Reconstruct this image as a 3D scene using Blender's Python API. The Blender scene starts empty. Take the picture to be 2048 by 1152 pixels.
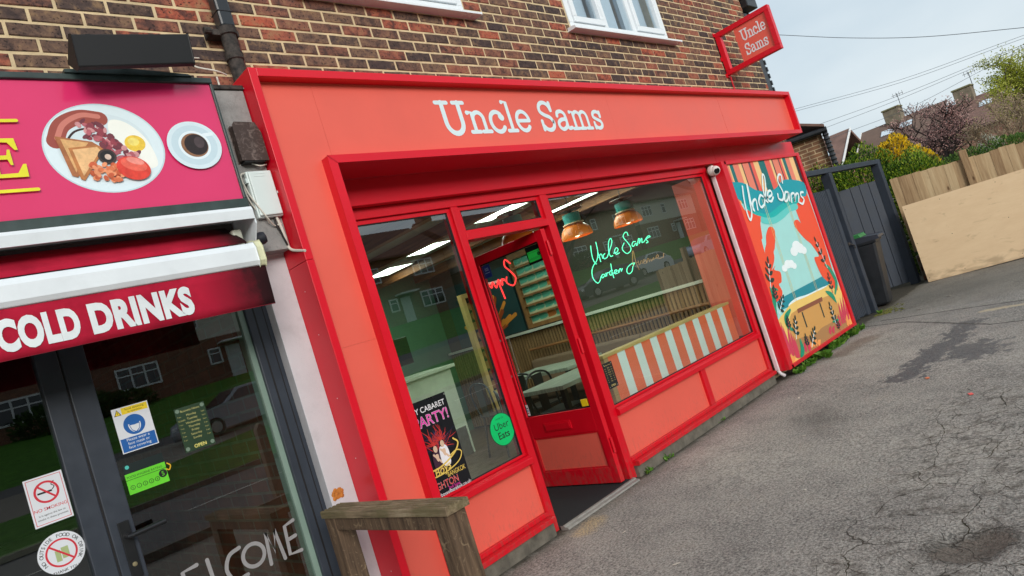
import bpy, math, random
import numpy as np
from mathutils import Vector, Matrix

random.seed(7)
SC = bpy.context.scene
COL = SC.collection

# ------------------------------------------------------------------ camera
cd = bpy.data.cameras.new('camera')
cd.sensor_width = 36.0
cd.lens = 1376.66 / 2048 * 36.0
cd.clip_start = 0.05
cd.clip_end = 1500
cam = bpy.data.objects.new('camera', cd)
COL.objects.link(cam)
_r = Vector((0.68043486, -0.66721652, -0.3030355))
_d = Vector((-0.18450867, 0.24421664, -0.95200566))
_f = Vector((0.70920022, 0.70369052, 0.04306628))
m = Matrix.Identity(4)
for i in range(3):
    m[i][0] = _r[i]; m[i][1] = -_d[i]; m[i][2] = -_f[i]
m[0][3], m[1][3], m[2][3] = -1.68584588, -3.36303864, 1.38890469
cam.matrix_world = m
SC.camera = cam

# ------------------------------------------------------------------ sky
SUN_ROT = math.radians(204)      # from +Y clockwise: the light comes from the street side
SUN_EL = math.radians(17)
world = bpy.data.worlds.new('World')
SC.world = world
world.use_nodes = True
nt = world.node_tree
nt.nodes.clear()
wo = nt.nodes.new('ShaderNodeOutputWorld')
bg = nt.nodes.new('ShaderNodeBackground')
sky = nt.nodes.new('ShaderNodeTexSky')
sky.sky_type = 'NISHITA'
sky.sun_disc = False
sky.sun_elevation = SUN_EL
sky.sun_rotation = SUN_ROT
sky.air_density = 1.2
sky.dust_density = 4.0
sky.ozone_density = 1.0
tc = nt.nodes.new('ShaderNodeTexCoord')
mp = nt.nodes.new('ShaderNodeMapping')
mp.inputs['Scale'].default_value = (1.0, 1.0, 2.6)
nz = nt.nodes.new('ShaderNodeTexNoise')
nz.inputs['Scale'].default_value = 2.4
nz.inputs['Detail'].default_value = 6
nz.inputs['Roughness'].default_value = 0.5
cr = nt.nodes.new('ShaderNodeValToRGB')
cr.color_ramp.elements[0].position = 0.3
cr.color_ramp.elements[0].color = (2.95, 3.6, 4.1, 1)
cr.color_ramp.elements[1].position = 0.72
cr.color_ramp.elements[1].color = (4.2, 4.65, 4.95, 1)
mx = nt.nodes.new('ShaderNodeMix')
mx.data_type = 'RGBA'
mx.inputs['Factor'].default_value = 0.88
nt.links.new(tc.outputs['Generated'], mp.inputs['Vector'])
nt.links.new(mp.outputs['Vector'], nz.inputs['Vector'])
nt.links.new(nz.outputs['Fac'], cr.inputs['Fac'])
nt.links.new(sky.outputs['Color'], mx.inputs['A'])
nt.links.new(cr.outputs['Color'], mx.inputs['B'])
nt.links.new(mx.outputs['Result'], bg.inputs['Color'])
bg.inputs['Strength'].default_value = 0.1
nt.links.new(bg.outputs['Background'], wo.inputs['Surface'])

# ------------------------------------------------------------------ sun behind cloud
sl = bpy.data.lights.new('sun', 'SUN')
sl.energy = 1.5
sl.angle = math.radians(28)
sl.color = (1.0, 0.97, 0.93)
sun = bpy.data.objects.new('sun', sl)
COL.objects.link(sun)
_sd = Vector((math.sin(SUN_ROT) * math.cos(SUN_EL), math.cos(SUN_ROT) * math.cos(SUN_EL), math.sin(SUN_EL)))
sun.rotation_euler = _sd.to_track_quat('Z', 'Y').to_euler()

vs = SC.view_settings
vs.view_transform = 'Standard'
vs.look = 'None'
vs.exposure = 0.95
vs.gamma = 1.0
vs.use_curve_mapping = False
SC.cycles.max_bounces = 8
SC.cycles.transparent_max_bounces = 24
SC.cycles.use_denoising = True

# ------------------------------------------------------------------ materials
def lin(c):
    c = c / 255.0
    return c / 12.92 if c <= 0.04045 else ((c + 0.055) / 1.055) ** 2.4
def S(r, g, b):
    return (lin(r), lin(g), lin(b), 1.0)

class NT:
    def __init__(s, name):
        s.m = bpy.data.materials.new(name)
        s.m.use_nodes = True
        s.t = s.m.node_tree
        s.t.nodes.clear()
        s.o = s.t.nodes.new('ShaderNodeOutputMaterial')
    def n(s, typ, **kw):
        nd = s.t.nodes.new(typ)
        for k, v in kw.items():
            if k.startswith('_'):
                setattr(nd, k[1:], v)
            else:
                key = int(k[1:]) if k[0] == 'i' and k[1:].isdigit() else k.replace('__', ' ')
                if hasattr(v, 'outputs'):
                    v = v.outputs[0]
                if isinstance(v, bpy.types.NodeSocket):
                    s.t.links.new(v, nd.inputs[key])
                else:
                    nd.inputs[key].default_value = v
        return nd
    def ramp(s, fac, stops, interp='LINEAR'):
        r = s.n('ShaderNodeValToRGB', Fac=fac)
        cr = r.color_ramp
        cr.interpolation = interp
        while len(cr.elements) < len(stops):
            cr.elements.new(0.5)
        for e, (p, c) in zip(cr.elements, stops):
            e.position = p
            e.color = c if len(c) == 4 else (*c, 1)
        return r
    def mix(s, fac, a, b, blend='MIX'):
        nd = s.t.nodes.new('ShaderNodeMix')
        nd.data_type = 'RGBA'
        nd.blend_type = blend
        for key, v in (('Factor', fac), ('A', a), ('B', b)):
            sock = nd.inputs['Factor'] if key == 'Factor' else [i for i in nd.inputs if i.name == key and i.type == 'RGBA'][0]
            if hasattr(v, 'outputs'):
                v = [o for o in v.outputs if o.enabled][0]
            if isinstance(v, bpy.types.NodeSocket):
                s.t.links.new(v, sock)
            else:
                sock.default_value = v
        return [o for o in nd.outputs if o.type == 'RGBA'][0]
    def math(s, op, a, b=0.5, clamp=False):
        nd = s.n('ShaderNodeMath', _operation=op)
        nd.use_clamp = clamp
        for i, v in enumerate((a, b)):
            if hasattr(v, 'outputs'):
                v = v.outputs[0]
            if isinstance(v, bpy.types.NodeSocket):
                s.t.links.new(v, nd.inputs[i])
            else:
                nd.inputs[i].default_value = v
        return nd.outputs[0]
    def out(s, sh):
        s.t.links.new(sh.outputs[0] if hasattr(sh, 'outputs') else sh, s.o.inputs['Surface'])
        return s.m
    def pbr(s, color, rough=0.5, metal=0.0, spec=0.5, normal=None, **kw):
        b = s.n('ShaderNodeBsdfPrincipled')
        for k, v in {'Base Color': color, 'Roughness': rough, 'Metallic': metal, 'Specular IOR Level': spec, 'Normal': normal, **kw}.items():
            if v is None:
                continue
            if hasattr(v, 'outputs'):
                v = v.outputs[0]
            if isinstance(v, bpy.types.NodeSocket):
                s.t.links.new(v, b.inputs[k])
            else:
                b.inputs[k].default_value = v
        return b

def pos(t, obj=False):
    return t.n('ShaderNodeTexCoord').outputs['Object'] if obj else t.n('ShaderNodeNewGeometry').outputs['Position']

_mc = {}
def flat(name, col, rough=0.5, metal=0.0, spec=0.5, var=0.06, scale=6.0, bump=0.0, bscale=200.0, dirt=0.0, splash=0.0):
    """painted or plain surface: slight tone and gloss variation, fine relief"""
    if name in _mc:
        return _mc[name]
    t = NT(name)
    p = pos(t)
    nz = t.n('ShaderNodeTexNoise', Vector=p, Scale=scale, Detail=5.0, Roughness=0.6)
    dk = tuple(c * (1 - var * 2) for c in col[:3]) + (1,)
    lt = tuple(min(1, c * (1 + var)) for c in col[:3]) + (1,)
    c = t.ramp(nz, [(0.3, dk), (0.7, lt)])
    if dirt:
        n2 = t.n('ShaderNodeTexNoise', Vector=p, Scale=scale * 3.1, Detail=8.0, Roughness=0.7)
        f = t.ramp(n2, [(0.52, (0, 0, 0, 1)), (0.72, (dirt, dirt, dirt, 1))])
        c = t.mix(f, c, (0.06, 0.05, 0.04, 1))
    if splash:      # rain-splashed grit and drip marks, thickest just above the pavement
        zz = t.n('ShaderNodeSeparateXYZ', Vector=p).outputs[2]
        sp = t.n('ShaderNodeTexNoise', Vector=t.n('ShaderNodeMapping', Vector=p, Scale=(1, 1, .35)), Scale=42.0, Detail=6.0, Roughness=0.75)
        hgt = t.n('ShaderNodeMapRange', i0=zz, i1=0.55, i2=0.05, i3=-0.12, i4=0.14).outputs[0]
        f = t.ramp(t.math('ADD', sp.outputs[0], hgt), [(0.56, (0, 0, 0, 1)), (0.7, (splash,) * 3)])
        c = t.mix(f, c, S(120, 96, 84))
        sc2 = t.n('ShaderNodeTexNoise', Vector=t.n('ShaderNodeMapping', Vector=p, Scale=(3, 3, 26)), Scale=2.2, Detail=7.0, Roughness=0.8)
        f2 = t.ramp(sc2, [(0.64, (0, 0, 0, 1)), (0.72, (splash * .35,) * 3)])
        c = t.mix(f2, c, S(250, 190, 182))
    rg = t.ramp(nz, [(0.25, (max(0, rough - .06),) * 3), (0.75, (min(1, rough + .08),) * 3)])
    nm = None
    if bump:
        b1 = t.n('ShaderNodeTexNoise', Vector=p, Scale=bscale, Detail=3.0)
        nm = t.n('ShaderNodeBump', Strength=bump, Distance=0.002, Height=b1.outputs[0])
    t.out(t.pbr(c, rg, metal, spec, nm))
    _mc[name] = t.m
    return t.m

def glow(name, col, strength):
    if name in _mc:
        return _mc[name]
    t = NT(name)
    t.out(t.n('ShaderNodeEmission', Color=col, Strength=strength))
    _mc[name] = t.m
    return t.m

def glass(name, tint=(0.95, 0.99, 0.97, 1), ior=1.6, rough=0.0):
    t = NT(name)
    fr = t.n('ShaderNodeFresnel', IOR=ior)
    tr = t.n('ShaderNodeBsdfTransparent', Color=tint)
    gl = t.n('ShaderNodeBsdfGlossy', Color=(1, 1, 1, 1), Roughness=rough)
    mxs = t.n('ShaderNodeMixShader')
    geo = t.n('ShaderNodeNewGeometry')
    front = t.math('SUBTRACT', 1.0, geo.outputs['Backfacing'])      # reflect at the outer face only
    t.t.links.new(t.math('MULTIPLY', fr.outputs[0], front), mxs.inputs[0])
    t.t.links.new(tr.outputs[0], mxs.inputs[1])
    t.t.links.new(gl.outputs[0], mxs.inputs[2])
    return t.out(mxs)

# ------------------------------------------------------------------ mesh building
class MB:
    def __init__(s):
        s.v = []; s.f = []; s.m = []; s.cur = 0
    def mat(s, i):
        s.cur = i
        return s
    def face(s, pts):
        k = len(s.v)
        s.v += [tuple(p) for p in pts]
        s.f.append(tuple(range(k, k + len(pts))))
        s.m.append(s.cur)
        return s
    def add(s, verts, faces):
        k = len(s.v)
        s.v += [tuple(p) for p in verts]
        s.f += [tuple(i + k for i in f) for f in faces]
        s.m += [s.cur] * len(faces)
        return s
    def box(s, x0, x1, y0, y1, z0, z1, M=None):
        vs = [(x, y, z) for z in (z0, z1) for y in (y0, y1) for x in (x0, x1)]
        if M is not None:
            vs = [M @ Vector(v) for v in vs]
        return s.add(vs, [(0, 2, 3, 1), (4, 5, 7, 6), (0, 1, 5, 4), (2, 6, 7, 3), (0, 4, 6, 2), (1, 3, 7, 5)])
    def prism(s, poly, a0, a1, ax='y'):
        """extrude a polygon; poly is (x,z) for ax y, (x,y) for ax z, (y,z) for ax x"""
        f = {'y': lambda p, a: (p[0], a, p[1]), 'z': lambda p, a: (p[0], p[1], a), 'x': lambda p, a: (a, p[0], p[1])}[ax]
        n = len(poly)
        k = len(s.v)
        s.v += [f(p, a0) for p in poly] + [f(p, a1) for p in poly]
        fs = [tuple(range(k, k + n)), tuple(range(k + 2 * n - 1, k + n - 1, -1))]
        fs += [(k + i, k + (i + 1) % n, k + n + (i + 1) % n, k + n + i) for i in range(n)]
        s.f += fs
        s.m += [s.cur] * len(fs)
        return s
    def tube(s, path, r, seg=8, closed=False):
        P = [Vector(p) for p in path]
        n = len(P)
        rr = r if isinstance(r, (list, tuple)) else [r] * n
        k = len(s.v)
        ref = None
        for i, p in enumerate(P):
            a = P[(i + 1) % n] if (closed or i < n - 1) else p
            b = P[i - 1] if (closed or i > 0) else p
            d = (a - b)
            if d.length < 1e-9:
                d = Vector((0, 0, 1))
            d.normalize()
            if ref is None:
                ref = Vector((0, 0, 1)) if abs(d.z) < .9 else Vector((1, 0, 0))
            u = (ref - d * ref.dot(d))
            if u.length < 1e-6:
                u = d.orthogonal()
            u.normalize()
            ref = u
            w = d.cross(u)
            for j in range(seg):
                t = 2 * math.pi * j / seg
                s.v.append(tuple(p + (u * math.cos(t) + w * math.sin(t)) * rr[i]))
        m = n if closed else n - 1
        for i in range(m):
            for j in range(seg):
                a = k + i * seg + j; b = k + i * seg + (j + 1) % seg
                i2 = (i + 1) % n
                c = k + i2 * seg + (j + 1) % seg; d = k + i2 * seg + j
                s.f.append((a, b, c, d)); s.m.append(s.cur)
        if not closed:
            s.f.append(tuple(k + j for j in reversed(range(seg)))); s.m.append(s.cur)
            s.f.append(tuple(k + (n - 1) * seg + j for j in range(seg))); s.m.append(s.cur)
        return s
    def lathe(s, prof, c=(0, 0, 0), seg=24, M=None):
        k = len(s.v)
        for r, z in prof:
            for j in range(seg):
                t = 2 * math.pi * j / seg
                p = Vector((r * math.cos(t), r * math.sin(t), z))
                if M is not None:
                    p = M @ p
                s.v.append(tuple(p + Vector(c)))
        for i in range(len(prof) - 1):
            for j in range(seg):
                s.f.append((k + i * seg + j, k + i * seg + (j + 1) % seg, k + (i + 1) * seg + (j + 1) % seg, k + (i + 1) * seg + j))
                s.m.append(s.cur)
        return s
    def build(s, name, mats, parent=None, smooth=False, bevel=0.0, **tags):
        me = bpy.data.meshes.new(name)
        me.from_pydata(s.v, [], s.f)
        if not isinstance(mats, (list, tuple)):
            mats = [mats]
        for q in mats:
            me.materials.append(q)
        if len(mats) > 1:
            me.polygons.foreach_set('material_index', s.m)
        if smooth:
            me.polygons.foreach_set('use_smooth', [True] * len(s.f))
            try:
                me.set_sharp_from_angle(angle=math.radians(40))
            except Exception:
                pass
        me.update()
        return link(name, me, parent, bevel, **tags)

LOCAL = set()
def link(name, me, parent=None, bevel=0.0, **tags):
    o = bpy.data.objects.new(name, me)
    COL.objects.link(o)
    if parent is not None:
        o.parent = parent
        if parent.type == 'EMPTY' and parent.name not in LOCAL:
            o.matrix_parent_inverse = Matrix.Translation(-parent.location)   # parts are modelled where they stand
    if bevel:
        b = o.modifiers.new('bevel', 'BEVEL')
        b.width = bevel; b.segments = 2; b.limit_method = 'ANGLE'; b.angle_limit = math.radians(40)
    for k, v in tags.items():
        o[k] = v
    return o

def thing(name, label, category, loc=(0, 0, 0), group=None, rz=0.0, local=False):
    o = bpy.data.objects.new(name, None)
    COL.objects.link(o)
    if local:
        LOCAL.add(o.name)
    o.empty_display_size = 0.1
    o['label'] = label; o['category'] = category
    if group:
        o['group'] = group
    o.location = loc
    o.rotation_euler = (0, 0, rz)
    return o

def tagged(o, label, category, group=None):
    o['label'] = label; o['category'] = category
    if group:
        o['group'] = group
    return o

def dup(root, loc, label, rz=None, scale=None):
    r = root.copy(); COL.objects.link(r)
    r.location = loc; r['label'] = label
    if rz is not None:
        r.rotation_euler = (0, 0, rz)
    if scale:
        r.scale = scale
    for ch in list(root.children):
        c = ch.copy(); COL.objects.link(c); c.parent = r
        for g in list(ch.children):
            d = g.copy(); COL.objects.link(d); d.parent = c
    return r

# ------------------------------------------------------------------ lettering and flat print
def spline(pts, n=8, closed=False):
    P = [np.array(p, float) for p in pts]
    if len(P) < 3:
        return [tuple(p) for p in P]
    out = []
    N = len(P)
    rng = range(N if closed else N - 1)
    for i in rng:
        p0 = P[i - 1] if (i > 0 or closed) else 2 * P[0] - P[1]
        p1 = P[i]; p2 = P[(i + 1) % N]
        p3 = P[(i + 2) % N] if (i + 2 < N or closed) else 2 * P[-1] - P[-2]
        for k in range(n):
            t = k / n
            out.append(tuple(0.5 * ((2 * p1) + (p2 - p0) * t + (2 * p0 - 5 * p1 + 4 * p2 - p3) * t * t + (3 * p1 - p0 - 3 * p2 + p3) * t ** 3)))
    if not closed:
        out.append(tuple(P[-1]))
    return out

class Print:
    """flat print on a plane: origin, right vector, up vector, normal"""
    def __init__(s, o, r=(1, 0, 0), n=(0, -1, 0), u=(0, 0, 1), step=0.00006):
        s.o = Vector(o); s.r = Vector(r); s.u = Vector(u); s.n = Vector(n)
        s.l = 0; s.step = step; s.mb = MB(); s.mats = []
    def use(s, m):
        if m not in s.mats:
            s.mats.append(m)
        s.mb.cur = s.mats.index(m)
        s.l += 1
        return s
    def pt(s, a, b):
        return s.o + s.r * a + s.u * b + s.n * (s.l * s.step)
    def poly(s, pts, m=None):
        if m: s.use(m)
        s.mb.face([s.pt(a, b) for a, b in pts])
        return s
    def rect(s, a0, b0, a1, b1, m=None):
        return s.poly([(a0, b0), (a1, b0), (a1, b1), (a0, b1)], m)
    def ell(s, ca, cb, ra, rb, m=None, seg=40, rot=0.0):
        c, q = math.cos(rot), math.sin(rot)
        P = []
        for i in range(seg):
            t = 2 * math.pi * i / seg
            x, y = ra * math.cos(t), rb * math.sin(t)
            P.append((ca + x * c - y * q, cb + x * q + y * c))
        return s.poly(P, m)
    def ring(s, ca, cb, r0, r1, m=None, seg=48, a0=0.0, a1=2 * math.pi):
        if m: s.use(m)
        for i in range(seg):
            t, w = a0 + (a1 - a0) * i / seg, a0 + (a1 - a0) * (i + 1) / seg
            s.mb.face([s.pt(ca + r0 * math.cos(t), cb + r0 * math.sin(t)), s.pt(ca + r1 * math.cos(t), cb + r1 * math.sin(t)),
                       s.pt(ca + r1 * math.cos(w), cb + r1 * math.sin(w)), s.pt(ca + r0 * math.cos(w), cb + r0 * math.sin(w))])
        return s
    def stroke(s, path, w, m=None, caps=True, taper=None):
        if m: s.use(m)
        P = [np.array(p, float) for p in path]
        Q = [P[0]]
        for p in P[1:]:
            if np.linalg.norm(p - Q[-1]) > 1e-6:
                Q.append(p)
        P = Q
        n = len(P)
        L, Rr = [], []
        for i in range(n):
            a = P[min(i + 1, n - 1)] - P[max(i - 1, 0)]
            a = a / (np.linalg.norm(a) + 1e-12)
            nn = np.array([-a[1], a[0]])
            ww = w / 2 * (taper(i / max(1, n - 1)) if taper else 1)
            L.append(P[i] + nn * ww); Rr.append(P[i] - nn * ww)
        k = len(s.mb.v)
        for p in L: s.mb.v.append(tuple(s.pt(*p)))
        for p in Rr: s.mb.v.append(tuple(s.pt(*p)))
        for i in range(n - 1):
            s.mb.f.append((k + i, k + n + i, k + n + i + 1, k + i + 1)); s.mb.m.append(s.mb.cur)
        if caps:
            for e in (0, n - 1):
                d = P[0] - P[1] if e == 0 else P[-1] - P[-2]
                a = math.atan2(d[1], d[0])
                wr = w / 2 * (taper(e / max(1, n - 1)) if taper else 1)
                s.mb.face([s.pt(P[e][0] + wr * math.cos(a - math.pi / 2 + math.pi * j / 8), P[e][1] + wr * math.sin(a - math.pi / 2 + math.pi * j / 8)) for j in range(9)])
        return s
    def text(s, body, a, b, size, m=None, bold=0.0, align='LEFT', sx=1.0, shear=0.0, rot=0.0, spacing=1.0):
        if m: s.use(m)
        vs_, fs_ = text_mesh(body, bold, align, shear, spacing)
        c, q = math.cos(rot), math.sin(rot)
        pts = []
        for x, y in vs_:
            x, y = x * size * sx, y * size
            pts.append(s.pt(a + x * c - y * q, b + x * q + y * c))
        s.mb.add(pts, fs_)
        return s
    def build(s, name, parent=None, **tags):
        return s.mb.build(name, s.mats, parent, **tags)

_tc = {}
def text_mesh(body, bold=0.0, align='LEFT', shear=0.0, spacing=1.0):
    key = (body, bold, align, shear, spacing)
    if key in _tc:
        return _tc[key]
    cu = bpy.data.curves.new('t', 'FONT')
    cu.body = body; cu.size = 1.0; cu.offset = bold; cu.align_x = align; cu.shear = shear
    cu.space_character = spacing
    cu.resolution_u = 4
    cu.fill_mode = 'FRONT'
    o = bpy.data.objects.new('t', cu)
    COL.objects.link(o)
    dg = bpy.context.evaluated_depsgraph_get()
    dg.update()
    me = o.evaluated_get(dg).to_mesh()
    vs_ = [(v.co.x, v.co.y) for v in me.vertices]
    fs_ = [tuple(p.vertices) for p in me.polygons]
    o.evaluated_get(dg).to_mesh_clear()
    bpy.data.objects.remove(o)
    bpy.data.curves.remove(cu)
    _tc[key] = (vs_, fs_)
    return _tc[key]

# ------------------------------------------------------------------ traced print data (metres on the shopfront plane)
MURAL=[('sea',[(5.072,0.754),(6.648,0.78),(6.555,0.605),(5.137,0.644)]),('foam',[(5.332,0.663),(5.539,0.686),(5.861,0.666),(6.283,0.663),(6.589,0.643),(6.555,0.605),(6.265,0.642),(5.84,0.641),(5.516,0.658),(5.335,0.634)]),('sand',[(5.224,0.625),(5.462,0.658),(5.79,0.651),(6.267,0.645),(6.762,0.61),(6.817,0.08),(4.909,0.11),(4.869,0.494)]),('sand2',[(5.238,0.514),(5.476,0.57),(6.186,0.554),(6.48,0.51),(6.588,0.28),(6.327,0.147),(5.57,0.127),(5.12,0.179)]),('sand3',[(5.157,0.287),(5.424,0.285),(5.665,0.237),(5.928,0.265),(6.235,0.259),(6.457,0.285),(6.68,0.087),(5.769,0.087),(5.127,0.124)]),('red',[(4.832,1.913),(4.936,1.871),(5.01,1.817),(5.068,1.718),(5.204,1.732),(5.334,1.678),(5.38,1.595),(5.304,1.56),(5.237,1.404),(5.201,1.383),(5.18,1.239),(5.174,1.186),(5.189,1.064),(5.308,1.087),(5.264,1.051),(5.381,1.004),(5.335,0.907),(5.259,0.895),(5.278,0.809),(5.182,0.753),(4.925,0.753),(4.879,0.93)]),('red',[(5.436,1.483),(5.509,1.492),(5.567,1.466),(5.56,1.404),(5.441,1.265),(5.383,1.229),(5.347,1.158),(5.203,1.062),(5.139,1.127),(5.198,1.269),(5.276,1.333),(5.332,1.413)]),('red',[(6.674,1.873),(6.746,1.877),(6.775,1.214),(6.751,0.892),(6.707,0.551),(6.499,0.689),(6.39,0.782),(6.354,0.885),(6.349,1.007),(6.494,1.008),(6.431,1.115),(6.373,1.192),(6.331,1.3),(6.324,1.349),(6.29,1.522),(6.3,1.642),(6.416,1.674),(6.514,1.755)]),('red',[(6.129,1.47),(6.2,1.485),(6.26,1.473),(6.352,1.382),(6.401,1.383),(6.497,1.228),(6.468,1.085),(6.386,1.171),(6.251,1.262),(6.121,1.404)]),('wave2',[(5.058,1.821),(5.185,1.738),(5.372,1.662),(5.606,1.638),(5.916,1.694),(6.22,1.723),(6.542,1.753),(6.383,1.663),(6.174,1.665),(5.916,1.624),(5.668,1.583),(5.474,1.599),(5.266,1.652),(5.127,1.723)]),('wave3',[(5.364,1.619),(5.474,1.599),(5.668,1.583),(5.916,1.624),(6.174,1.665),(6.357,1.66),(6.343,1.601),(6.113,1.59),(5.907,1.544),(5.666,1.513),(5.467,1.524),(5.336,1.563)]),('teal',[(4.874,2.068),(4.964,2.039),(5.216,2.008),(5.457,1.91),(5.732,1.87),(5.961,1.889),(6.179,1.955),(6.408,1.954),(6.775,1.883),(6.705,1.725),(6.424,1.756),(6.22,1.723),(5.916,1.694),(5.606,1.638),(5.372,1.662),(5.185,1.738),(5.058,1.821),(4.943,1.881),(4.846,1.964)])]
STRIPES=[(4.945,5.023,'coral'),(5.023,5.048,'cream'),(5.048,5.12,'tealdk'),(5.12,5.249,'coral'),(5.249,5.32,'cream'),(5.32,5.341,'dark'),(5.341,5.485,'coral'),(5.485,5.533,'greyd'),(5.533,5.608,'red2'),(5.608,5.732,'cream'),(5.732,5.89,'tealdk'),(5.89,6.027,'red2'),(6.027,6.08,'cream'),(6.08,6.107,'dark'),(6.107,6.259,'coral'),(6.259,6.284,'dark'),(6.284,6.34,'red2'),(6.34,6.382,'cream'),(6.382,6.467,'tealdk'),(6.467,6.582,'coral'),(6.582,6.708,'cream'),(6.708,6.866,'dark')]
BENCH=[[(5.476,0.577),(6.198,0.568),(6.176,0.522),(5.467,0.533)],[(5.569,0.524),(5.567,0.355)],[(6.082,0.521),(6.079,0.351)]]
CLOUD=[(5.878,1.164),(5.981,1.207),(6.056,1.172),(6.132,1.137),(5.507,1.031),(5.615,1.058),(5.699,1.048),(5.756,1.016)]
LEAVES=[[(5.104,1.133),(5.091,1.193),(5.12,1.07)],[(5.222,1.106),(5.319,1.147),(5.133,1.068)],[(5.187,0.978),(5.122,0.99),(5.258,0.965)],[(4.962,1.002),(4.936,1.049),(4.997,0.954)],[(5.132,0.881),(5.218,0.843),(5.049,0.914)],[(6.503,1.112),(6.495,1.174),(6.529,1.047)],[(6.433,1.103),(6.383,1.147),(6.491,1.062)],[(6.692,0.996),(6.716,1.06),(6.666,0.931)],[(6.481,0.971),(6.448,1.005),(6.533,0.928)],[(6.721,0.859),(6.704,0.9),(6.757,0.811)],[(5.151,0.727),(5.143,0.767),(5.16,0.686)],[(5.233,0.688),(5.16,0.661),(5.313,0.711)],[(5.044,0.686),(5.03,0.731),(5.055,0.637)],[(5.282,0.439),(5.291,0.502),(5.28,0.385)],[(5.384,0.433),(5.311,0.411),(5.437,0.458)],[(5.405,0.373),(5.356,0.4),(5.456,0.343)],[(5.567,0.257),(5.552,0.305),(5.578,0.203)],[(5.664,0.249),(5.716,0.281),(5.599,0.213)],[(5.715,0.214),(5.675,0.235),(5.76,0.191)],[(5.469,0.208),(5.43,0.24),(5.518,0.167)],[(6.518,0.71),(6.491,0.752),(6.54,0.662)],[(6.546,0.632),(6.508,0.663),(6.59,0.586)],[(6.302,0.415),(6.277,0.444),(6.348,0.381)],[(6.242,0.357),(6.226,0.389),(6.257,0.325)],[(6.295,0.309),(6.321,0.351),(6.285,0.271)],[(6.283,0.205),(6.178,0.182),(6.397,0.221)]]
STALKS=[[(5.038,0.899),(5.043,0.792),(4.989,0.697),(4.973,0.596)],[(5.089,0.889),(5.174,0.851)],[(5.313,0.606),(5.165,0.552),(5.15,0.47),(5.208,0.413)],[(5.311,0.28),(5.289,0.178),(5.207,0.124)],[(6.577,0.884),(6.672,0.806),(6.727,0.647),(6.582,0.527)],[(6.351,0.597),(6.479,0.523),(6.534,0.439)],[(6.42,0.245),(6.266,0.256)]]
BLADES=[('pink',[(4.904,0.278),(4.973,0.533)]),('pink',[(4.951,0.224),(5.016,0.544)]),('pink',[(5.0,0.19),(5.03,0.498)]),('pink',[(5.049,0.156),(5.143,0.493)]),('pink',[(5.113,0.139),(5.149,0.417)]),('pink',[(5.156,0.127),(5.186,0.354)]),('pink',[(6.345,0.166),(6.319,0.244)]),('pink',[(6.446,0.167),(6.476,0.305)]),('pink',[(6.521,0.174),(6.59,0.427)]),('pink',[(6.586,0.17),(6.686,0.456)]),('pink',[(6.653,0.167),(6.784,0.486)]),('pink',[(6.72,0.164),(6.814,0.43)]),('pink',[(6.08,0.159),(6.177,0.23)]),('pink',[(6.167,0.15),(6.267,0.209)]),('pink',[(5.355,0.139),(5.386,0.24)]),('pink',[(5.43,0.13),(5.523,0.205)]),('orange',[(4.93,0.135),(4.946,0.267)]),('orange',[(4.963,0.126),(5.014,0.207)]),('orange',[(4.999,0.127),(5.084,0.167)]),('orange',[(6.643,0.121),(6.714,0.252)]),('orange',[(6.689,0.11),(6.779,0.188)]),('orange',[(5.578,0.136),(5.594,0.221)]),('orange',[(5.633,0.133),(5.697,0.207)]),('orange',[(5.689,0.13),(5.788,0.162)]),('orange',[(5.532,0.137),(5.514,0.208)])]
SCRIPT=[[(5.156,1.97),(5.106,1.855),(5.069,1.707),(5.082,1.615),(5.163,1.675),(5.208,1.801),(5.268,1.982)],[(5.274,1.971),(5.23,1.799),(5.243,1.699)],[(5.223,1.712),(5.271,1.79),(5.357,1.808),(5.326,1.701)],[(5.552,1.823),(5.497,1.844),(5.414,1.785),(5.422,1.717),(5.517,1.736)],[(5.517,1.736),(5.671,1.892),(5.743,2.035),(5.703,2.05),(5.608,1.897),(5.59,1.785),(5.618,1.755)],[(5.654,1.802),(5.776,1.824),(5.775,1.871),(5.695,1.855),(5.647,1.779),(5.712,1.755),(5.789,1.793)],[(6.15,1.933),(6.185,2.019),(6.111,2.025),(6.044,1.953),(6.082,1.82),(6.011,1.743),(5.917,1.764),(5.931,1.817)],[(6.209,1.815),(6.135,1.815),(6.053,1.727),(6.141,1.731),(6.23,1.806),(6.185,1.714)],[(6.225,1.693),(6.277,1.778),(6.373,1.781),(6.314,1.694),(6.402,1.766),(6.48,1.766),(6.416,1.674)],[(6.636,1.776),(6.561,1.776),(6.54,1.736),(6.589,1.691),(6.512,1.644),(6.442,1.661)]]
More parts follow.
